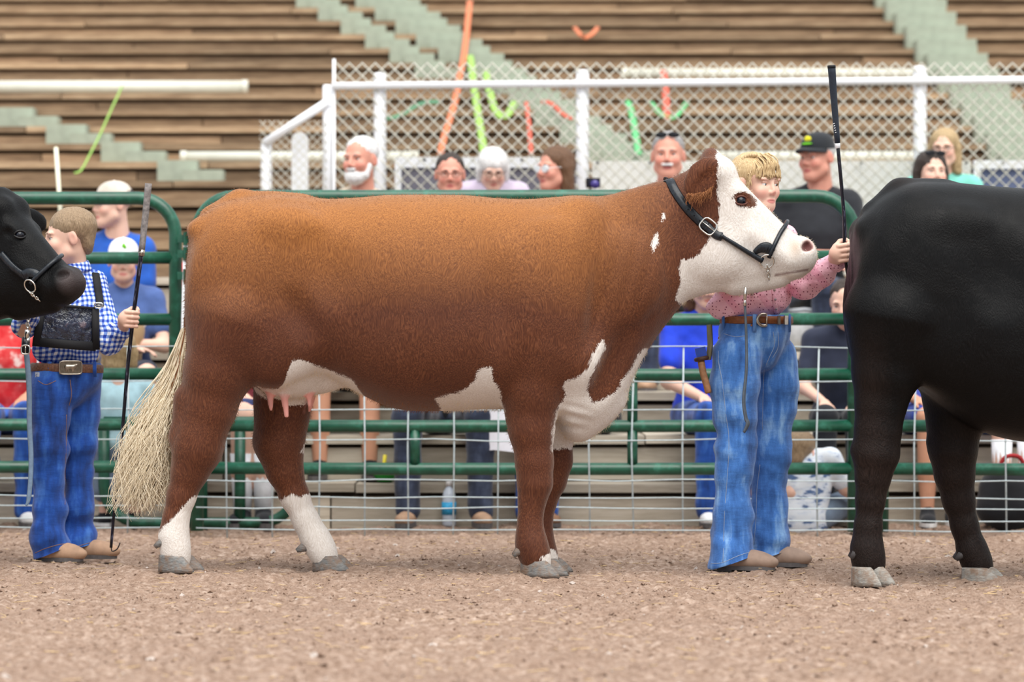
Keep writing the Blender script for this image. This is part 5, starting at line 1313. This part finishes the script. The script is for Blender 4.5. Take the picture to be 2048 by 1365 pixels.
# jeans
jl = [(102,775,.082),(100,830,.076),(99,890,.070),(98,950,.067),(97,1020,.069),(98,1075,.073),(103,1108,.078)]
jr = [(162,775,.078),(163,830,.070),(160,890,.066),(158,950,.064),(155,1020,.064),(154,1070,.066),(156,1096,.072)]
jp = [E(P(133,758,YB), (.138,.108,.080), .05, R=RB), E(P(134,738,YB), (.134,.104,.060), .04, R=RB), E(P(133,790,YB), (.07,.09,.06), .05, R=RB)]
for pts, yy in ((jl, bn), (jr, bf)): jp += [C(P(*pts[i][:2], yy), P(*pts[i+1][:2], yy), pts[i][2], pts[i+1][2], .02) for i in range(len(pts)-1)]
def jfold2(V):
    py = CY-(V[:,2]-CAMH)*FPX/V[:,1]; k = np.exp(-((py-930)/50)**2)+.9*np.exp(-((py-1060)/55)**2)+.35
    return .013*k*vnoise(V-A(0,0,1)*(.35*V[:,:1]), (7,7,19), 61)+.006*vnoise(V, (16,16,20), 62)*k+.003*vnoise(V, (22,22,6), 63)
V, Q = skin(jp, .0068, 2, jfold2); pxv = CX+V[:,0]*FPX/V[:,1]; V[:,2] = np.where(pxv < 131, np.maximum(V[:,2], .008+np.clip(pxv-66, 0, 200)*.0008), np.maximum(V[:,2], .030+np.clip(pxv-125, 0, 200)*.0006)); V[:,2] = np.minimum(V[:,2], P(0,727,YB)[2])
jeans = mesh('jeans', V, Q, D_BOY, b); BV_BJ = BVHTree.FromPolygons([Vector(v) for v in V], Q.tolist())
for pts in ([(76,762),(92,770),(112,762)], [(140,760),(143,790),(138,812)], [(133,830),(132,900),(130,960),(130,1010)], [(70,1107),(90,1098),(118,1090),(132,1088)], [(140,1098),(160,1092),(180,1086)]): seam(BV_BJ, pts, jeans, .0012, plain('gold_stitching', srgb(150,110,70), .8))
c, n = hit(BV_BJ, 75, 752)
if c is not None:
    R_ = np.stack([unit(np.cross(A(0,0,1), n)), n, A(0,0,1)], 1); mb = MB(); mb.box(c+n*.001, (.022,.002,.026), R_); pt = mb.build('patch', plain('patch_cloth', srgb(202,210,222), .8), jeans, False)
    V, F = tube([c+n*.003+A(.004*math.cos(t),0,.006*math.sin(t)) for t in np.linspace(.4, 5.2, 10)], .001, 4); mesh('patch_mark', V, F, plain('blue_thread', srgb(60,90,150), .8), pt)
wc = P(134,737,YB); belt = band(wc, .142, .112, RB, .036, .006, 'belt', plain('tooled_belt_leather', srgb(120,84,66), .5, .45, 140, bump=.5), b, tilt=-.004)
bp = P(131,735,YB)+RB@A(0,-.122,0); Rk = RB@Rx(4)
mb = MB(); mb.box(bp, (.088,.010,.052), Rk); bo = mb.build('belt_buckle', plain('pewter', srgb(120,112,100), .38, .25, 70, metal=.8), belt, False)
rim = [bp+Rk@A(.044*np.sign(math.cos(t))*abs(math.cos(t))**.35, -.006, .026*np.sign(math.sin(t))*abs(math.sin(t))**.35) for t in np.linspace(0, 2*math.pi, 28, endpoint=False)]
V, F = tube(rim, .0028, 6, True); mesh('rim', V, F, M_SILVER, bo)
steer = [C(A(-.016,-.006,.004), A(.012,-.006,.004), .010, .009, .006), C(A(.012,-.006,.006), A(.024,-.006,.011), .007, .005, .005)]+[C(A(x,-.006,0), A(x,-.006,-.016), .0035, .0025, .003) for x in (-.018,-.010,.006,.012)]
V, Q = skin(xf(steer, Rk, 1.0, bp), .0022, 1); mesh('steer_relief', V, Q, M_SILVER, bo)
for px in (100, 190):
    q_ = P(px,737,YB-.12+.0006*abs(px-133)); V, F = strap([q_+A(0,-.006,.026), q_+A(0,-.012,0), q_+A(0,-.002,-.034)], A(0,-1,0), .016, .004); mesh('belt_loop', V, F, D_BOY, jeans)
boot(G(76,11.26)+A(0,0,.004), G(162,11.20)+A(0,0,.004), 1, b, M_BOOT, .95); boot(G(138,11.37)+A(0,0,.006), G(230,11.32)+A(0,0,.006), 1, b, M_BOOT, .95)
st, q = stick('show_stick', [(297,367),(291,430),(283,505),(272,590),(266,640),(255,740),(245,860),(234,960),(222,1096)], [11.08,11.085,11.09,11.095,11.10,11.11,11.12,11.13,11.15], 'black show stick with worn grey grip in the boy\'s hand', plain('worn_grey_grip', srgb(126,120,118), .7, .4, 70, bump=.3), 2, (.0135,.0125,.0090,.0058))
V, F = tube(spline([P(222,1090,11.15), P(224,1103,11.15), P(233,1100,11.14), P(238,1092,11.13), P(240,1086,11.13)], 4), .0026, 6); mesh('hook', V, F, plain('dark_steel', srgb(70,66,66), .4, metal=.6), st)
V, F = tube([P(284,500,11.09), P(282.5,512,11.09)], .0128, 12); mesh('ferrule', V, F, M_SILVER, st)
# ================================================================== the crowd on the lower rows
ROW = {0: (.42, 13.78), 1: (.62, 14.19), 2: (.82, 14.64), 3: (1.02, 15.09), 4: (1.22, 15.50)}
M_CANVAS = plain('white_canvas', srgb(232,232,232), .8); 
def shoe(p, d, parent, mat, sc, sole):
    d = unit(d*A(1,1,0)); q = A(-d[1], d[0], 0); R = np.stack([d, q, A(0,0,1)], 1)
    V, Q = skin([E(p+d*.0*sc, A(.055,.040,.045)*sc, .03, R=R), E(p+d*.09*sc-A(0,0,.010*sc), A(.085,.044,.034)*sc, .03, R=R), C(p, p+A(0,0,.06*sc), .036*sc, .036*sc, .02)], .009, 1)
    V[:,2] = np.maximum(V[:,2], p[2]-.036*sc); o = mesh('shoe', V, Q, mat, parent)
    mb = MB(); n = 14; ring = [p+d*(.055+.125*math.cos(t))*sc+q*.047*sc*math.sin(t)-A(0,0,.045*sc) for t in np.linspace(0, 2*math.pi, n, endpoint=False)]
    V = np.array(ring+[r+A(0,0,.022*sc) for r in ring]); mesh('sole', V, [list(range(n))[::-1], [i+n for i in range(n)]]+[[i, (i+1) % n, (i+1) % n+n, i+n] for i in range(n)], sole, o, False)
def sitter(px, pytop, row, label, shirt, legs, skinm=SK_WARM, hair=HAIR_SHORT, hmat=H_BROWN, yaw=0, hyaw=0, hpitch=0, shorts=False, shoes=None, sole=None, sc=None, spread=.12, lean=0, feet=None, socks=None, sleeve=.62,
           jaw=1., nose=1., child=0, extra=None, dyhip=0, arms='lap', fem=0):
    seat, yh = ROW[row] if not isinstance(row, tuple) else row; yh += dyhip
    yhead = yh-.05-lean; top = P(px, pytop, yhead)
    S = sc or np.clip((top[2]-seat)/.90, .55, 1.12)
    base = A(top[0], yh, seat); R = Rz(yaw)
    o = empty('person', tuple(base), label, 'person', None)
    w = lambda x, y, z: base+R@(A(x, y, z)*S)
    hs = .98*S if S > .85 else S*.98+.06
    hc = A(top[0]-.0, yhead, top[2]-.128*hs); TT = (Rz(hyaw)@Rx(hpitch), hs, hc)
    nb = w(0,-.005,.55); nb = nb+A(0,-lean*.75,0)
    ln = lambda z: A(0, -lean*max(0,min(1,z/.7)), 0)
    q = lambda x, y, z: w(x, y, z)+ln(z)
    V, Q, lip, bl = head_part(TT, .0052, jaw, nose, child, nr_=.050-.006*fem)
    neck = skin([C(hc+TT[0]@A(0,.03*hs,-.07*hs), nb, .052*S, .058*S, .02)], .008, 1)
    sh = [q(s*.172, .0, .545) for s in (-1, 1)]
    if arms == 'lap': el = [q(s*.225, -.07, .25) for s in (-1, 1)]; wr = [w(s*.07, -.30, .19) for s in (-1, 1)]
    elif arms == 'crossed': el = [q(s*.23, -.10, .27) for s in (-1, 1)]; wr = [q(s*-.06, -.23, .27+s*.02) for s in (-1, 1)]
    else: el = [q(s*.22, -.16, .28) for s in (-1, 1)]; wr = [w(s*.10, -.42, .20) for s in (-1, 1)]
    kn = [w(s*spread, -.52, .11) for s in (-1, 1)]; hp = [w(s*.085, -.0, .10) for s in (-1, 1)]
    fz = (feet if feet is not None else max(0, seat-.42))+.055*S
    an = [A(kn[i][0], kn[i][1]-.01, 0)+A(0,0,fz) for i in (0, 1)]
    sk = []
    for i, s in ((0,-1), (1,1)):
        sk += [C(sh[i], el[i], .045*S, .040*S, .02), C(el[i], wr[i], .040*S, .026*S, .02)]
        if shorts: sk += [C(kn[i], kn[i]*.45+an[i]*.55, .058*S, .052*S, .02), C(kn[i]*.45+an[i]*.55, an[i], .052*S, .034*S, .02), C(hp[i], kn[i], .07*S, .058*S, .02)]
    sk += [C(nb, hp[0]*.5+hp[1]*.5, .06*S, .08*S, .03)]
    hands = [skin(open_hand(wr[i], unit(wr[i]-el[i]), A(0,-.2,-1), S*.95, 1 if i else -1), .0052, 1) for i in (0, 1)]
    body_mesh(o, skinm, (V, Q, lip, bl), neck, skin(sk, .0105, 1), *hands)
    eyes(TT, o, False); brows(TT, o, hmat if hmat not in (H_WHITE,) else H_GREY, .003)
    if hair: hair_skin('hair', TT, hair, hmat, o, .0062, .003, (90,90,25))
    # clothes
    cw = .155-.010*fem
    pr = [E(q(0,.0,.42), A(cw+.03,.118,.18)*S, .05, R=R), C(q(0,.0,.14), q(0,-.005,.36), .135*S, .14*S, .05), E(q(0,.01,.13), A(.16,.13,.10)*S, .05, R=R), C(sh[0], sh[1], .058*S, .058*S, .04), C(q(0,0,.54), nb+A(0,0,.035*S), .080*S, .060*S, .03), C(q(-.13,0.01,.565), q(0,.015,.61), .055*S, .05*S, .04), C(q(.13,0.01,.565), q(0,.015,.61), .055*S, .05*S, .04)]
    for i in (0, 1):
        e = sh[i]+(el[i]-sh[i])*min(sleeve, 1); pr.append(C(sh[i], e, .064*S, .060*S, .03))
        if sleeve > 1: pr.append(C(el[i], wr[i], .052*S, .038*S, .02))
    V, Q = skin(pr, .0115, 2, wrinkle(.006*S, (9,9,13), 71+int(px) % 17)); mesh('shirt', V, Q, shirt, o)
    pr = [E(w(0,.01,.10), A(.17,.14,.10)*S, .05, R=R)]
    for i in (0, 1):
        if shorts: pr.append(C(hp[i], kn[i]*.92+hp[i]*.08, .088*S, .080*S, .03))
        else:
            pr += [C(hp[i], kn[i], .090*S, .070*S, .03), C(kn[i], kn[i]*.5+an[i]*.5, .070*S, .062*S, .03), C(kn[i]*.5+an[i]*.5, an[i]+A(0,0,.03*S), .062*S, .060*S, .02)]
    V, Q = skin(pr, .0115, 2, wrinkle(.006*S, (10,10,16), 91+int(px) % 13)); mesh('shorts' if shorts else 'trousers', V, Q, legs, o)
    for i, s in ((0,-1), (1,1)):
        if shoes: shoe(an[i], R@A(s*.15,-1,0), o, shoes, S, sole or M_SOLE)
        if socks: V, F = tube([an[i]+A(0,0,.01), an[i]*(1-socks[1]*.5)+kn[i]*socks[1]*.5, an[i]*(1-socks[1])+kn[i]*socks[1]], [.040*S,.050*S,.058*S] if socks[1] > .4 else [.042*S,.042*S,.043*S], 12); mesh('sock', V, F, socks[0], o)
    if extra: extra(TT, o, w, q)
    return o
T_ = lambda n, *c: cloth(n, srgb(*c))
def x_beard(TT, o, w, q):
    hair_skin('beard', TT, [E((0,-.050,-.085), (.052,.055,.045), .02), C((.058,-.01,-.03), (.045,-.035,-.075), .020, .026, .02), C((-.058,-.01,-.03), (-.045,-.035,-.075), .020, .026, .02), E((0,-.096,-.046), (.030,.010,.009), .008), E((0,-.112,-.064), (.020,.014,.008), .006, -1)], H_WHITE, o, .0055, .003)
def x_spec(TT, o, w, q): glasses(TT, o, M_FRAME)
def x_white(TT, o, w, q): glasses(TT, o, M_CANVAS, M_LENS, w=.026, h=.019)
def x_stache(TT, o, w, q):
    hair_skin('moustache', TT, [E((.014,-.096,-.047), (.018,.010,.008), .008), E((-.014,-.096,-.047), (.018,.010,.008), .008)], H_WHITE, o, .005, .002)
    glasses(TT, o, M_SHADES, M_SHADES, z=.104, y=-.066, w=.028, h=.013)
def x_shades(TT, o, w, q): glasses(TT, o, M_SHADES, M_SHADES, z=.108, y=-.068, w=.028, h=.013)
M_YEL = plain('yellow_thread', srgb(232,222,40), .7); M_LIME = plain('lime_thread', srgb(110,200,30), .7); M_CAPB = cloth('black_twill', srgb(26,30,36)); M_CAPW = cloth('white_twill', srgb(236,236,240)); M_CAPT = cloth('beige_twill', srgb(206,196,184))
def x_capb(TT, o, w, q): cap(TT, o, M_CAPB, None, 0, [(0,.098,.022,.016,M_YEL), (0.004,.100,.012,.010,M_LIME), (0,.074,.034,.006,M_LIME)])
def x_capw(TT, o, w, q): cap(TT, o, M_CAPW, M_CAPB, 0, [(.004,.092,.010,.018,M_LIME), (.012,.088,.008,.010,M_LIME)])
def x_capt(TT, o, w, q): cap(TT, o, M_CAPT, M_CAPB)
sitter(720, 272, 3, 'white bearded man in tan shirt left of the chain link post', T_('tan_shirt',206,190,168), D_DARK, SK_RED, HAIR_SHORT, H_WHITE, -10, -28, 2, extra=x_beard, shoes=M_BOOT)
sitter(900, 305, 3, 'man with short dark hair and thin glasses facing the ring', T_('grey_shirt',120,126,138), D_DARK, SK_RED, HAIR_SHORT, H_DARK, 0, 2, 4, extra=x_spec, shoes=M_BOOT)
sitter(986, 299, 4, 'white haired woman with dark glasses looking down', T_('lilac_shirt',190,178,198), T_('navy_slacks',40,48,72), SK_FAIR, HAIR_BOB, H_WHITE, 0, 4, 22, extra=x_spec, shoes=M_CANVAS, fem=1, sc=.85, spread=.05)
sitter(1108, 293, 3, 'brown haired woman in white framed glasses looking left', T_('rose_shirt',206,150,140), T_('khaki_slacks',150,136,110), SK_RED, HAIR_LONG, H_BROWN, -15, -48, 2, extra=x_white, shoes=M_CANVAS, fem=1)
sitter(1336, 262, 3, 'grey haired man with sunglasses pushed up and white shirt', T_('white_shirt',236,236,236), D_DARK, SK_RED, HAIR_SHORT, H_GREY, 0, -6, 0, extra=x_stache, shoes=M_BOOT)
sitter(1633, 266, 3, 'man in black cap with yellow emblem and black tee', T_('black_tee',30,32,38), D_DARK, SK_RED, HAIR_SHORT, H_WHITE, -14, -42, 4, extra=x_capb, shoes=M_BOOT, arms='crossed')
sitter(1888, 257, 4, 'blond woman with glasses and teal shirt behind the black beast', T_('teal_shirt',120,200,184), T_('navy_slacks',40,48,72), SK_FAIR, HAIR_LONG, H_DBL, -8, -16, 4, extra=x_spec, shoes=M_CANVAS, fem=1, spread=.32)
sitter(1864, 301, 3, 'dark haired woman with sunglasses on her head just above the black back', T_('slate_shirt',96,104,124), D_DARK, SK_FAIR, HAIR_LONG, H_DARK, 0, 10, 0, extra=x_shades, shoes=M_CANVAS, fem=1)
sitter(224, 364, 2, 'man in blue tee and beige cap with black visor', T_('royal_blue_tee',28,84,176), T_('tan_slacks',170,140,104), SK_FAIR, HAIR_SHORT, H_DARK, -16, -58, 2, extra=x_capt, shoes=M_BOOT, spread=.32)
def x_badge(TT, o, w, q):
    x_capw(TT, o, w, q); c = q(.09,-.118,.40); V, F = ball(c, (.030,.006,.030), 10, 6); mesh('chest_print', V, F, M_CANVAS, o)
sitter(247, 478, 1, 'boy in white cap and grey blue tee seated behind the check shirted boy', T_('grey_blue_tee',72,96,152), T_('dark_shorts',36,40,56), SK_FAIR, HAIR_SHORT, H_BOY, 8, 6, 6, extra=x_badge, arms='crossed', child=1, jaw=.96, nose=.88, shorts=True, shoes=M_CANVAS)
sitter(420, 442, 2, 'dark haired person in red seen through the gap between gates', T_('red_shirt',214,40,40), D_DARK, SK_WARM, HAIR_LONG, H_DARK, 0, -20, 0, shoes=M_BOOT, spread=.12, sc=.75)
N = Nodes('red_tie_dye'); v = N.obj(); f = N.noise(v, 14, 4); N.set(Base_Color=N.ramp(f, [(.4, srgb(196,34,40)), (.55, srgb(206,70,70)), (.66, srgb(230,206,200))]), Roughness=.85); M_TIE = N.m
sitter(10, 520, 0, 'person in red tie dye shirt and dark jeans at the left edge', M_TIE, D_BOY, SK_WARM, HAIR_LONG, H_BROWN, 10, 8, 4, shoes=M_CANVAS, arms='reach', spread=.10)
sitter(1412, 520, 0, 'person in bright blue shirt and jeans left of the girl', T_('bright_blue_shirt',30,64,206), D_BOY, SK_FAIR, HAIR_LONG, H_BROWN, 8, 8, 18, shoes=M_CANVAS, arms='reach', lean=.10, spread=.09)
sitter(1690, 560, 0, 'person in navy top and black trousers right of the girl', T_('navy_tee',38,44,64), T_('black_slacks',24,26,34), SK_FAIR, HAIR_SHORT, H_DARK, -6, -20, 18, shoes=M_BOOT, lean=.16, arms='reach', spread=.09)
sitter(1842, 505, 0, 'person in royal blue shorts behind the hind legs of the black beast', T_('periwinkle_shirt',96,110,200), T_('blue_shorts',26,60,150), SK_WARM, HAIR_SHORT, H_BROWN, 4, 0, 0, shorts=True, shoes=T_('black_trainer',24,26,32), sole=M_CANVAS, arms='reach', spread=.07, sc=.86)
sitter(2000, 520, 0, 'person in bright blue shorts and long white socks at the right', T_('cobalt_shirt',40,80,196), T_('bright_blue_shorts',44,110,220), SK_FAIR, HAIR_SHORT, H_BROWN, 0, 0, 0, shorts=True, shoes=T_('blue_trainer',40,110,190), sole=M_CANVAS, socks=(T_('white_sock',228,230,236), .78), spread=.07, arms='lap', sc=.86)
sitter(524, 500, 0, 'person in navy shorts and white knee socks behind the cow\'s hind leg', T_('maroon_shirt',130,50,60), T_('navy_shorts',30,44,92), SK_FAIR, HAIR_SHORT, H_BROWN, 0, 0, 0, shorts=True, shoes=T_('black_trainer',24,26,32), socks=(T_('white_sock',228,230,236), .62), spread=.05)
sitter(408, 560, (.42, 13.76), 'child in dark shorts and ankle socks behind the near hind leg', T_('green_tee',60,110,90), T_('dark_shorts',36,40,56), SK_WARM, HAIR_SHORT, H_DARK, -8, 0, 0, shorts=True, shoes=T_('black_trainer',24,26,32), socks=(T_('white_sock',228,230,236), .22), spread=.09, child=1, sc=.72)
sitter(700, 450, 1, 'person in dark shorts with bare tanned legs under the cow\'s belly', T_('charcoal_tee',70,72,78), T_('dark_shorts',36,40,56), SK_WARM, HAIR_SHORT, H_BROWN, 0, 0, 0, shorts=True, shoes=T_('black_trainer',24,26,32), spread=.13)
sitter(893, 500, 0, 'man in dark jeans and tan boots seated under the cow\'s belly', T_('black_tee',30,32,38), D_DARK, SK_WARM, HAIR_SHORT, H_DARK, 0, 0, 0, shoes=M_BOOT, spread=.17, arms='reach')
sitter(1054, 500, 0, 'person in blue jeans and brown boots behind the near foreleg', T_('olive_shirt',116,112,84), D_BOY, SK_WARM, HAIR_SHORT, H_BROWN, 6, 0, 8, shoes=plain('brown_boot', srgb(132,96,70), .7), spread=.06, lean=.08, sc=.86)

def standing_child(px, pytop, Y, label, shirt, shorts, hmat, yaw, ht):
    S = ht/1.0; base = G(px, Y); R = Rz(yaw); w = lambda x, y, z: base+R@(A(x, y, z)*S)
    o = empty('person', tuple(base), label, 'person'); TT = (Rz(yaw-30), .86, w(0,0,.875))
    V, Q, lip, bl = head_part(TT, .0052, .96, .85, 1., nr_=.040)
    sk = []
    for s in (-1, 1): sk += [C(w(s*.13,0,.70), w(s*.17,-.02,.56), .030, .027, .02), C(w(s*.17,-.02,.56), w(s*.13,-.10,.46), .027, .020, .02), C(w(s*.065,0,.36), w(s*.07,0,.20), .046, .040, .02), C(w(s*.07,0,.20), w(s*.075,.0,.05), .040, .026, .02)]
    sk.append(C(w(0,0,.78), w(0,0,.42), .04, .06, .02))
    hands = [skin(open_hand(w(s*.13,-.10,.46), R@A(-s*.3,-.6,-.5), R@A(0,.6,-.4), .62, s), .0048, 1) for s in (-1, 1)]
    body_mesh(o, SK_FAIR, (V, Q, lip, bl), skin(sk, .009, 1), *hands); eyes(TT, o, False)
    hair_skin('hair', TT, HAIR_BOB, hmat, o, .006, .003)
    V, Q = skin([E(w(0,0,.64), (.118*S,.088*S,.13*S), .04, R=R), C(w(0,0,.46), w(0,0,.62), .115*S, .105*S, .04), C(w(-.11,0,.71), w(.11,0,.71), .045*S, .045*S, .03)]+[C(w(s*.13,0,.70), w(s*.165,-.015,.585), .050*S, .052*S, .02) for s in (-1, 1)], .009, 2, wrinkle(.005, (9,9,12), 7)); mesh('shirt', V, Q, shirt, o)
    V, Q = skin([E(w(0,0,.40), (.115*S,.095*S,.08*S), .04, R=R)]+[C(w(s*.062,0,.38), w(s*.07,0,.20), .072*S, .074*S, .02) for s in (-1, 1)], .009, 2, wrinkle(.005, (9,9,14), 8)); mesh('shorts', V, Q, shorts, o)
    for s in (-1, 1): shoe(w(s*.075,.0,.05), R@A(s*.2,-1,0), o, T_('black_trainer',24,26,32), .72, M_CANVAS)
standing_child(240, 690, 13.22, 'small blond child in pale blue tee standing with back turned at the gate', T_('pale_blue_tee',178,214,226), T_('grey_shorts',106,122,142), H_DBL, 200, .93)
# boy sitting on the dirt, seen from behind
def ground_boy(px, Y):
    base = G(px, Y); R = Rz(168); S = .78; w = lambda x, y, z: base+R@(A(x, y, z)*S)
    o = empty('person', tuple(base), 'boy in white and blue tee sitting on the dirt with his back turned', 'person'); TT = (Rz(150)@Rx(12), .90, P(px-6, 912, Y))
    V, Q, lip, bl = head_part(TT, .005, .96, .85, 1., nr_=.042)
    sk = [C(TT[2]-A(0,0,.05), w(0,0,.45), .045, .05, .02)]
    for s in (-1, 1): sk += [C(w(s*.17,0,.42), w(s*.25,-.05,.25), .04, .036, .02), C(w(s*.25,-.05,.25), w(s*.36,-.16,.13), .036, .024, .02)]
    hands = [skin(open_hand(w(s*.36,-.16,.13), R@A(s*.5,-.5,-.4), R@A(0,0,-1), .72, s), .005, 1) for s in (-1, 1)]
    body_mesh(o, SK_FAIR, (V, Q, lip, bl), skin(sk, .009, 1), *hands); eyes(TT, o, False); hair_skin('hair', TT, HAIR_BOY, H_BOY, o, .006, .001)
    N = Nodes('white_blue_print_tee'); v = N.obj(); f = N.noise(N.obj((6,6,16)), 2.4, 4); N.set(Base_Color=N.ramp(f, [(.46, srgb(226,232,240)), (.56, srgb(206,216,232)), (.62, srgb(84,108,150))]), Roughness=.85)
    V, Q = skin([E(w(0,0,.30), A(.165,.105,.17)*S, .05, R=R), C(w(0,.02,.04), w(0,0,.30), .15*S, .14*S, .05), C(w(-.15,0,.43), w(.15,0,.43), .05*S, .05*S, .03)]+[C(w(s*.17,0,.42), w(s*.235,-.04,.29), .062*S, .064*S, .02) for s in (-1, 1)], .009, 2, wrinkle(.006, (9,9,13), 13)); mesh('shirt', V, Q, N.m, o)
    pr = []
    for s in (-1, 1): pr += [C(w(s*.08,0,.08), w(s*.26,-.30,.16), .075, .06, .02), C(w(s*.26,-.30,.16), w(s*.05,-.42,.06), .055, .04, .02)]
    V, Q = skin(pr, .010, 2); mesh('shorts', V, Q, T_('grey_shorts',106,122,142), o)
ground_boy(1606, 13.16)

# ================================================================== small things about the rows
def cloth_slab(name, pts, size, mats, label, cat):
    o = None
# papers held by the man in dark jeans
c = P(1000,862,13.22); Vx = []; Fx = []
for j in range(6):
    for i in range(5): Vx.append(c+A((i/4-.5)*.20+.02*(j/5), -.02*math.sin(i), (.5-j/5)*.19+.006*math.sin(i*1.5)))
for j in range(5):
    for i in range(4): Fx.append([j*5+i, j*5+i+1, (j+1)*5+i+1, (j+1)*5+i])
Vx = np.array(Vx); nb = len(Vx); tag(mesh('paper_sheet', np.vstack([Vx, Vx+A(0,.003,0)]), Fx+[[k+nb for k in f[::-1]] for f in Fx], plain('white_paper', srgb(240,240,250), .8, .03)), 'white paper sheet held low beside the dark jeans', 'paper')
gb = empty('green_bowl', tuple(P(770,985,13.62)), 'green plastic bowl with yellow handle on the bottom step', 'bowl')
z0 = .20; cb_ = A(P(770,0,13.55)[0], 13.57, z0)
V, F = lathe([(.030,.0),(.045,.008),(.062,.035),(.068,.062),(.064,.062),(.056,.036),(.03,.012)], 18, cb_); mesh('shell', V, F, plain('green_plastic', srgb(20,128,40), .35, .1), gb)
V, F = tube([cb_+A(-.01,0,.03), cb_+A(.0,-.01,.13)], .009, 8); mesh('handle', V, F, plain('yellow_plastic', srgb(226,210,60), .4), gb)
wb = empty('water_bottle', tuple(G(898,13.40)), 'clear water bottle with blue label by the boots', 'bottle')
q0 = G(898,13.40); V, F = lathe([(.030,0),(.033,.01),(.033,.13),(.026,.165),(.013,.185),(.013,.195)], 16, q0); mesh('bottle_body', V, F, plain('pale_plastic', srgb(196,206,220), .15, .05), wb)
V, F = lathe([(.0345,.055),(.0345,.115)], 16, q0); mesh('wrap_label', V, F, plain('blue_label', srgb(60,170,224), .5, .2, 60), wb)
V, F = lathe([(.015,.19),(.015,.21),(.0145,.212)], 14, q0); mesh('bottle_cap', V, F, M_CANVAS, wb)
def soft_bag(name, c, r, mat, label, cat, strapm=None, seed=3, R=None):
    o = empty(name, tuple(c-A(0,0,r[2])), label, cat)
    V, Q = skin([E(c, r, .03, R=R), E(c-A(0,0,r[2]*.35), A(r[0]*1.05, r[1]*1.05, r[2]*.6), .04, R=R)], .012, 2, wrinkle(.010, (8,8,8), seed)); V[:,2] = np.maximum(V[:,2], c[2]-r[2]); mesh('bag_body', V, Q, mat, o)
    V, F = tube(spline([c+A(-r[0]*.4,0,r[2]*.85), c+A(-r[0]*.2,-.01,r[2]*1.25), c+A(r[0]*.2,-.01,r[2]*1.25), c+A(r[0]*.4,0,r[2]*.85)], 5), .010, 8); mesh('bag_handle', V, F, strapm or mat, o)
    return o
M_NYL = cloth('black_nylon', srgb(26,27,32))
soft_bag('black_bag', A(G(1185,13.85)[0], 13.85, .42+.10), A(.14,.10,.10), M_NYL, 'black soft bag on the front row by the cow\'s brisket', 'bag', seed=4)
soft_bag('black_backpack', A(G(2024,13.12)[0], 13.12, .15), A(.16,.11,.15), M_NYL, 'black backpack on the dirt at the right edge', 'bag', plain('red_webbing2', srgb(170,40,44), .7), 5)
# towel heap, cooler
def towel(px, py, Y, z, label):
    c = A(G(px, Y)[0], Y, z); o = empty('towel_heap', tuple(c), label, 'towel')
    for (dx, dz, r, m, s) in ((.0,.10,(.16,.12,.10),T_('yellow_towel',226,214,96),21),(.03,.05,(.17,.14,.055),T_('teal_blue_towel',50,130,170),22)):
        V, Q = skin([E(c+A(dx,-.02 if dz < .1 else 0,dz), r, .03, R=Ry(12 if dz > .08 else -6))], .010, 1, wrinkle(.014, (9,9,12), s)); V[:,2] = np.maximum(V[:,2], z); mesh('towel', V, Q, m, o)
towel(1672, 590, 14.75, .82, 'heap of yellow and blue towels on a bench behind the girl\'s arm')
ck = empty('cooler', tuple(A(G(1606,14.72)[0], 14.72, .82)), 'white cooler box on a bench behind the girl', 'cooler')
c = A(G(1606,14.72)[0], 14.72, .82); V, Q = skin([C(c+A(x,0,.08), c+A(x2,0,.08), .075, .075, .05) for x, x2 in ((-.12,.12),)]+[C(c+A(-.12,0,.14), c+A(.12,0,.14), .07, .07, .05)], .010, 2); V[:,2] = np.maximum(V[:,2], .82); mesh('cooler_body', V, Q, M_CANVAS, ck)
V, F = tube([c+A(-.17,-.05,.20), c+A(0,-.06,.215), c+A(.17,-.05,.20)], .012, 8); mesh('cooler_lid', V, F, plain('pale_grey_plastic', srgb(196,200,206), .5), ck)
# little camera held up by the woman in white glasses
cm = empty('camera', tuple(P(1186,366,14.9)), 'small black camera raised beside the brown haired woman', 'camera')
mb = MB(); mb.box(P(1186,366,14.9), (.07,.035,.05), Rz(12)); mb.build('camera_body', plain('black_camera', srgb(24,24,34), .4), cm, False)
V, F = tube([P(1188,368,14.89), P(1190,369,14.83)], [.020,.023], 14); mesh('lens', V, F, plain('lens_glass', srgb(70,60,130), .15), cm)
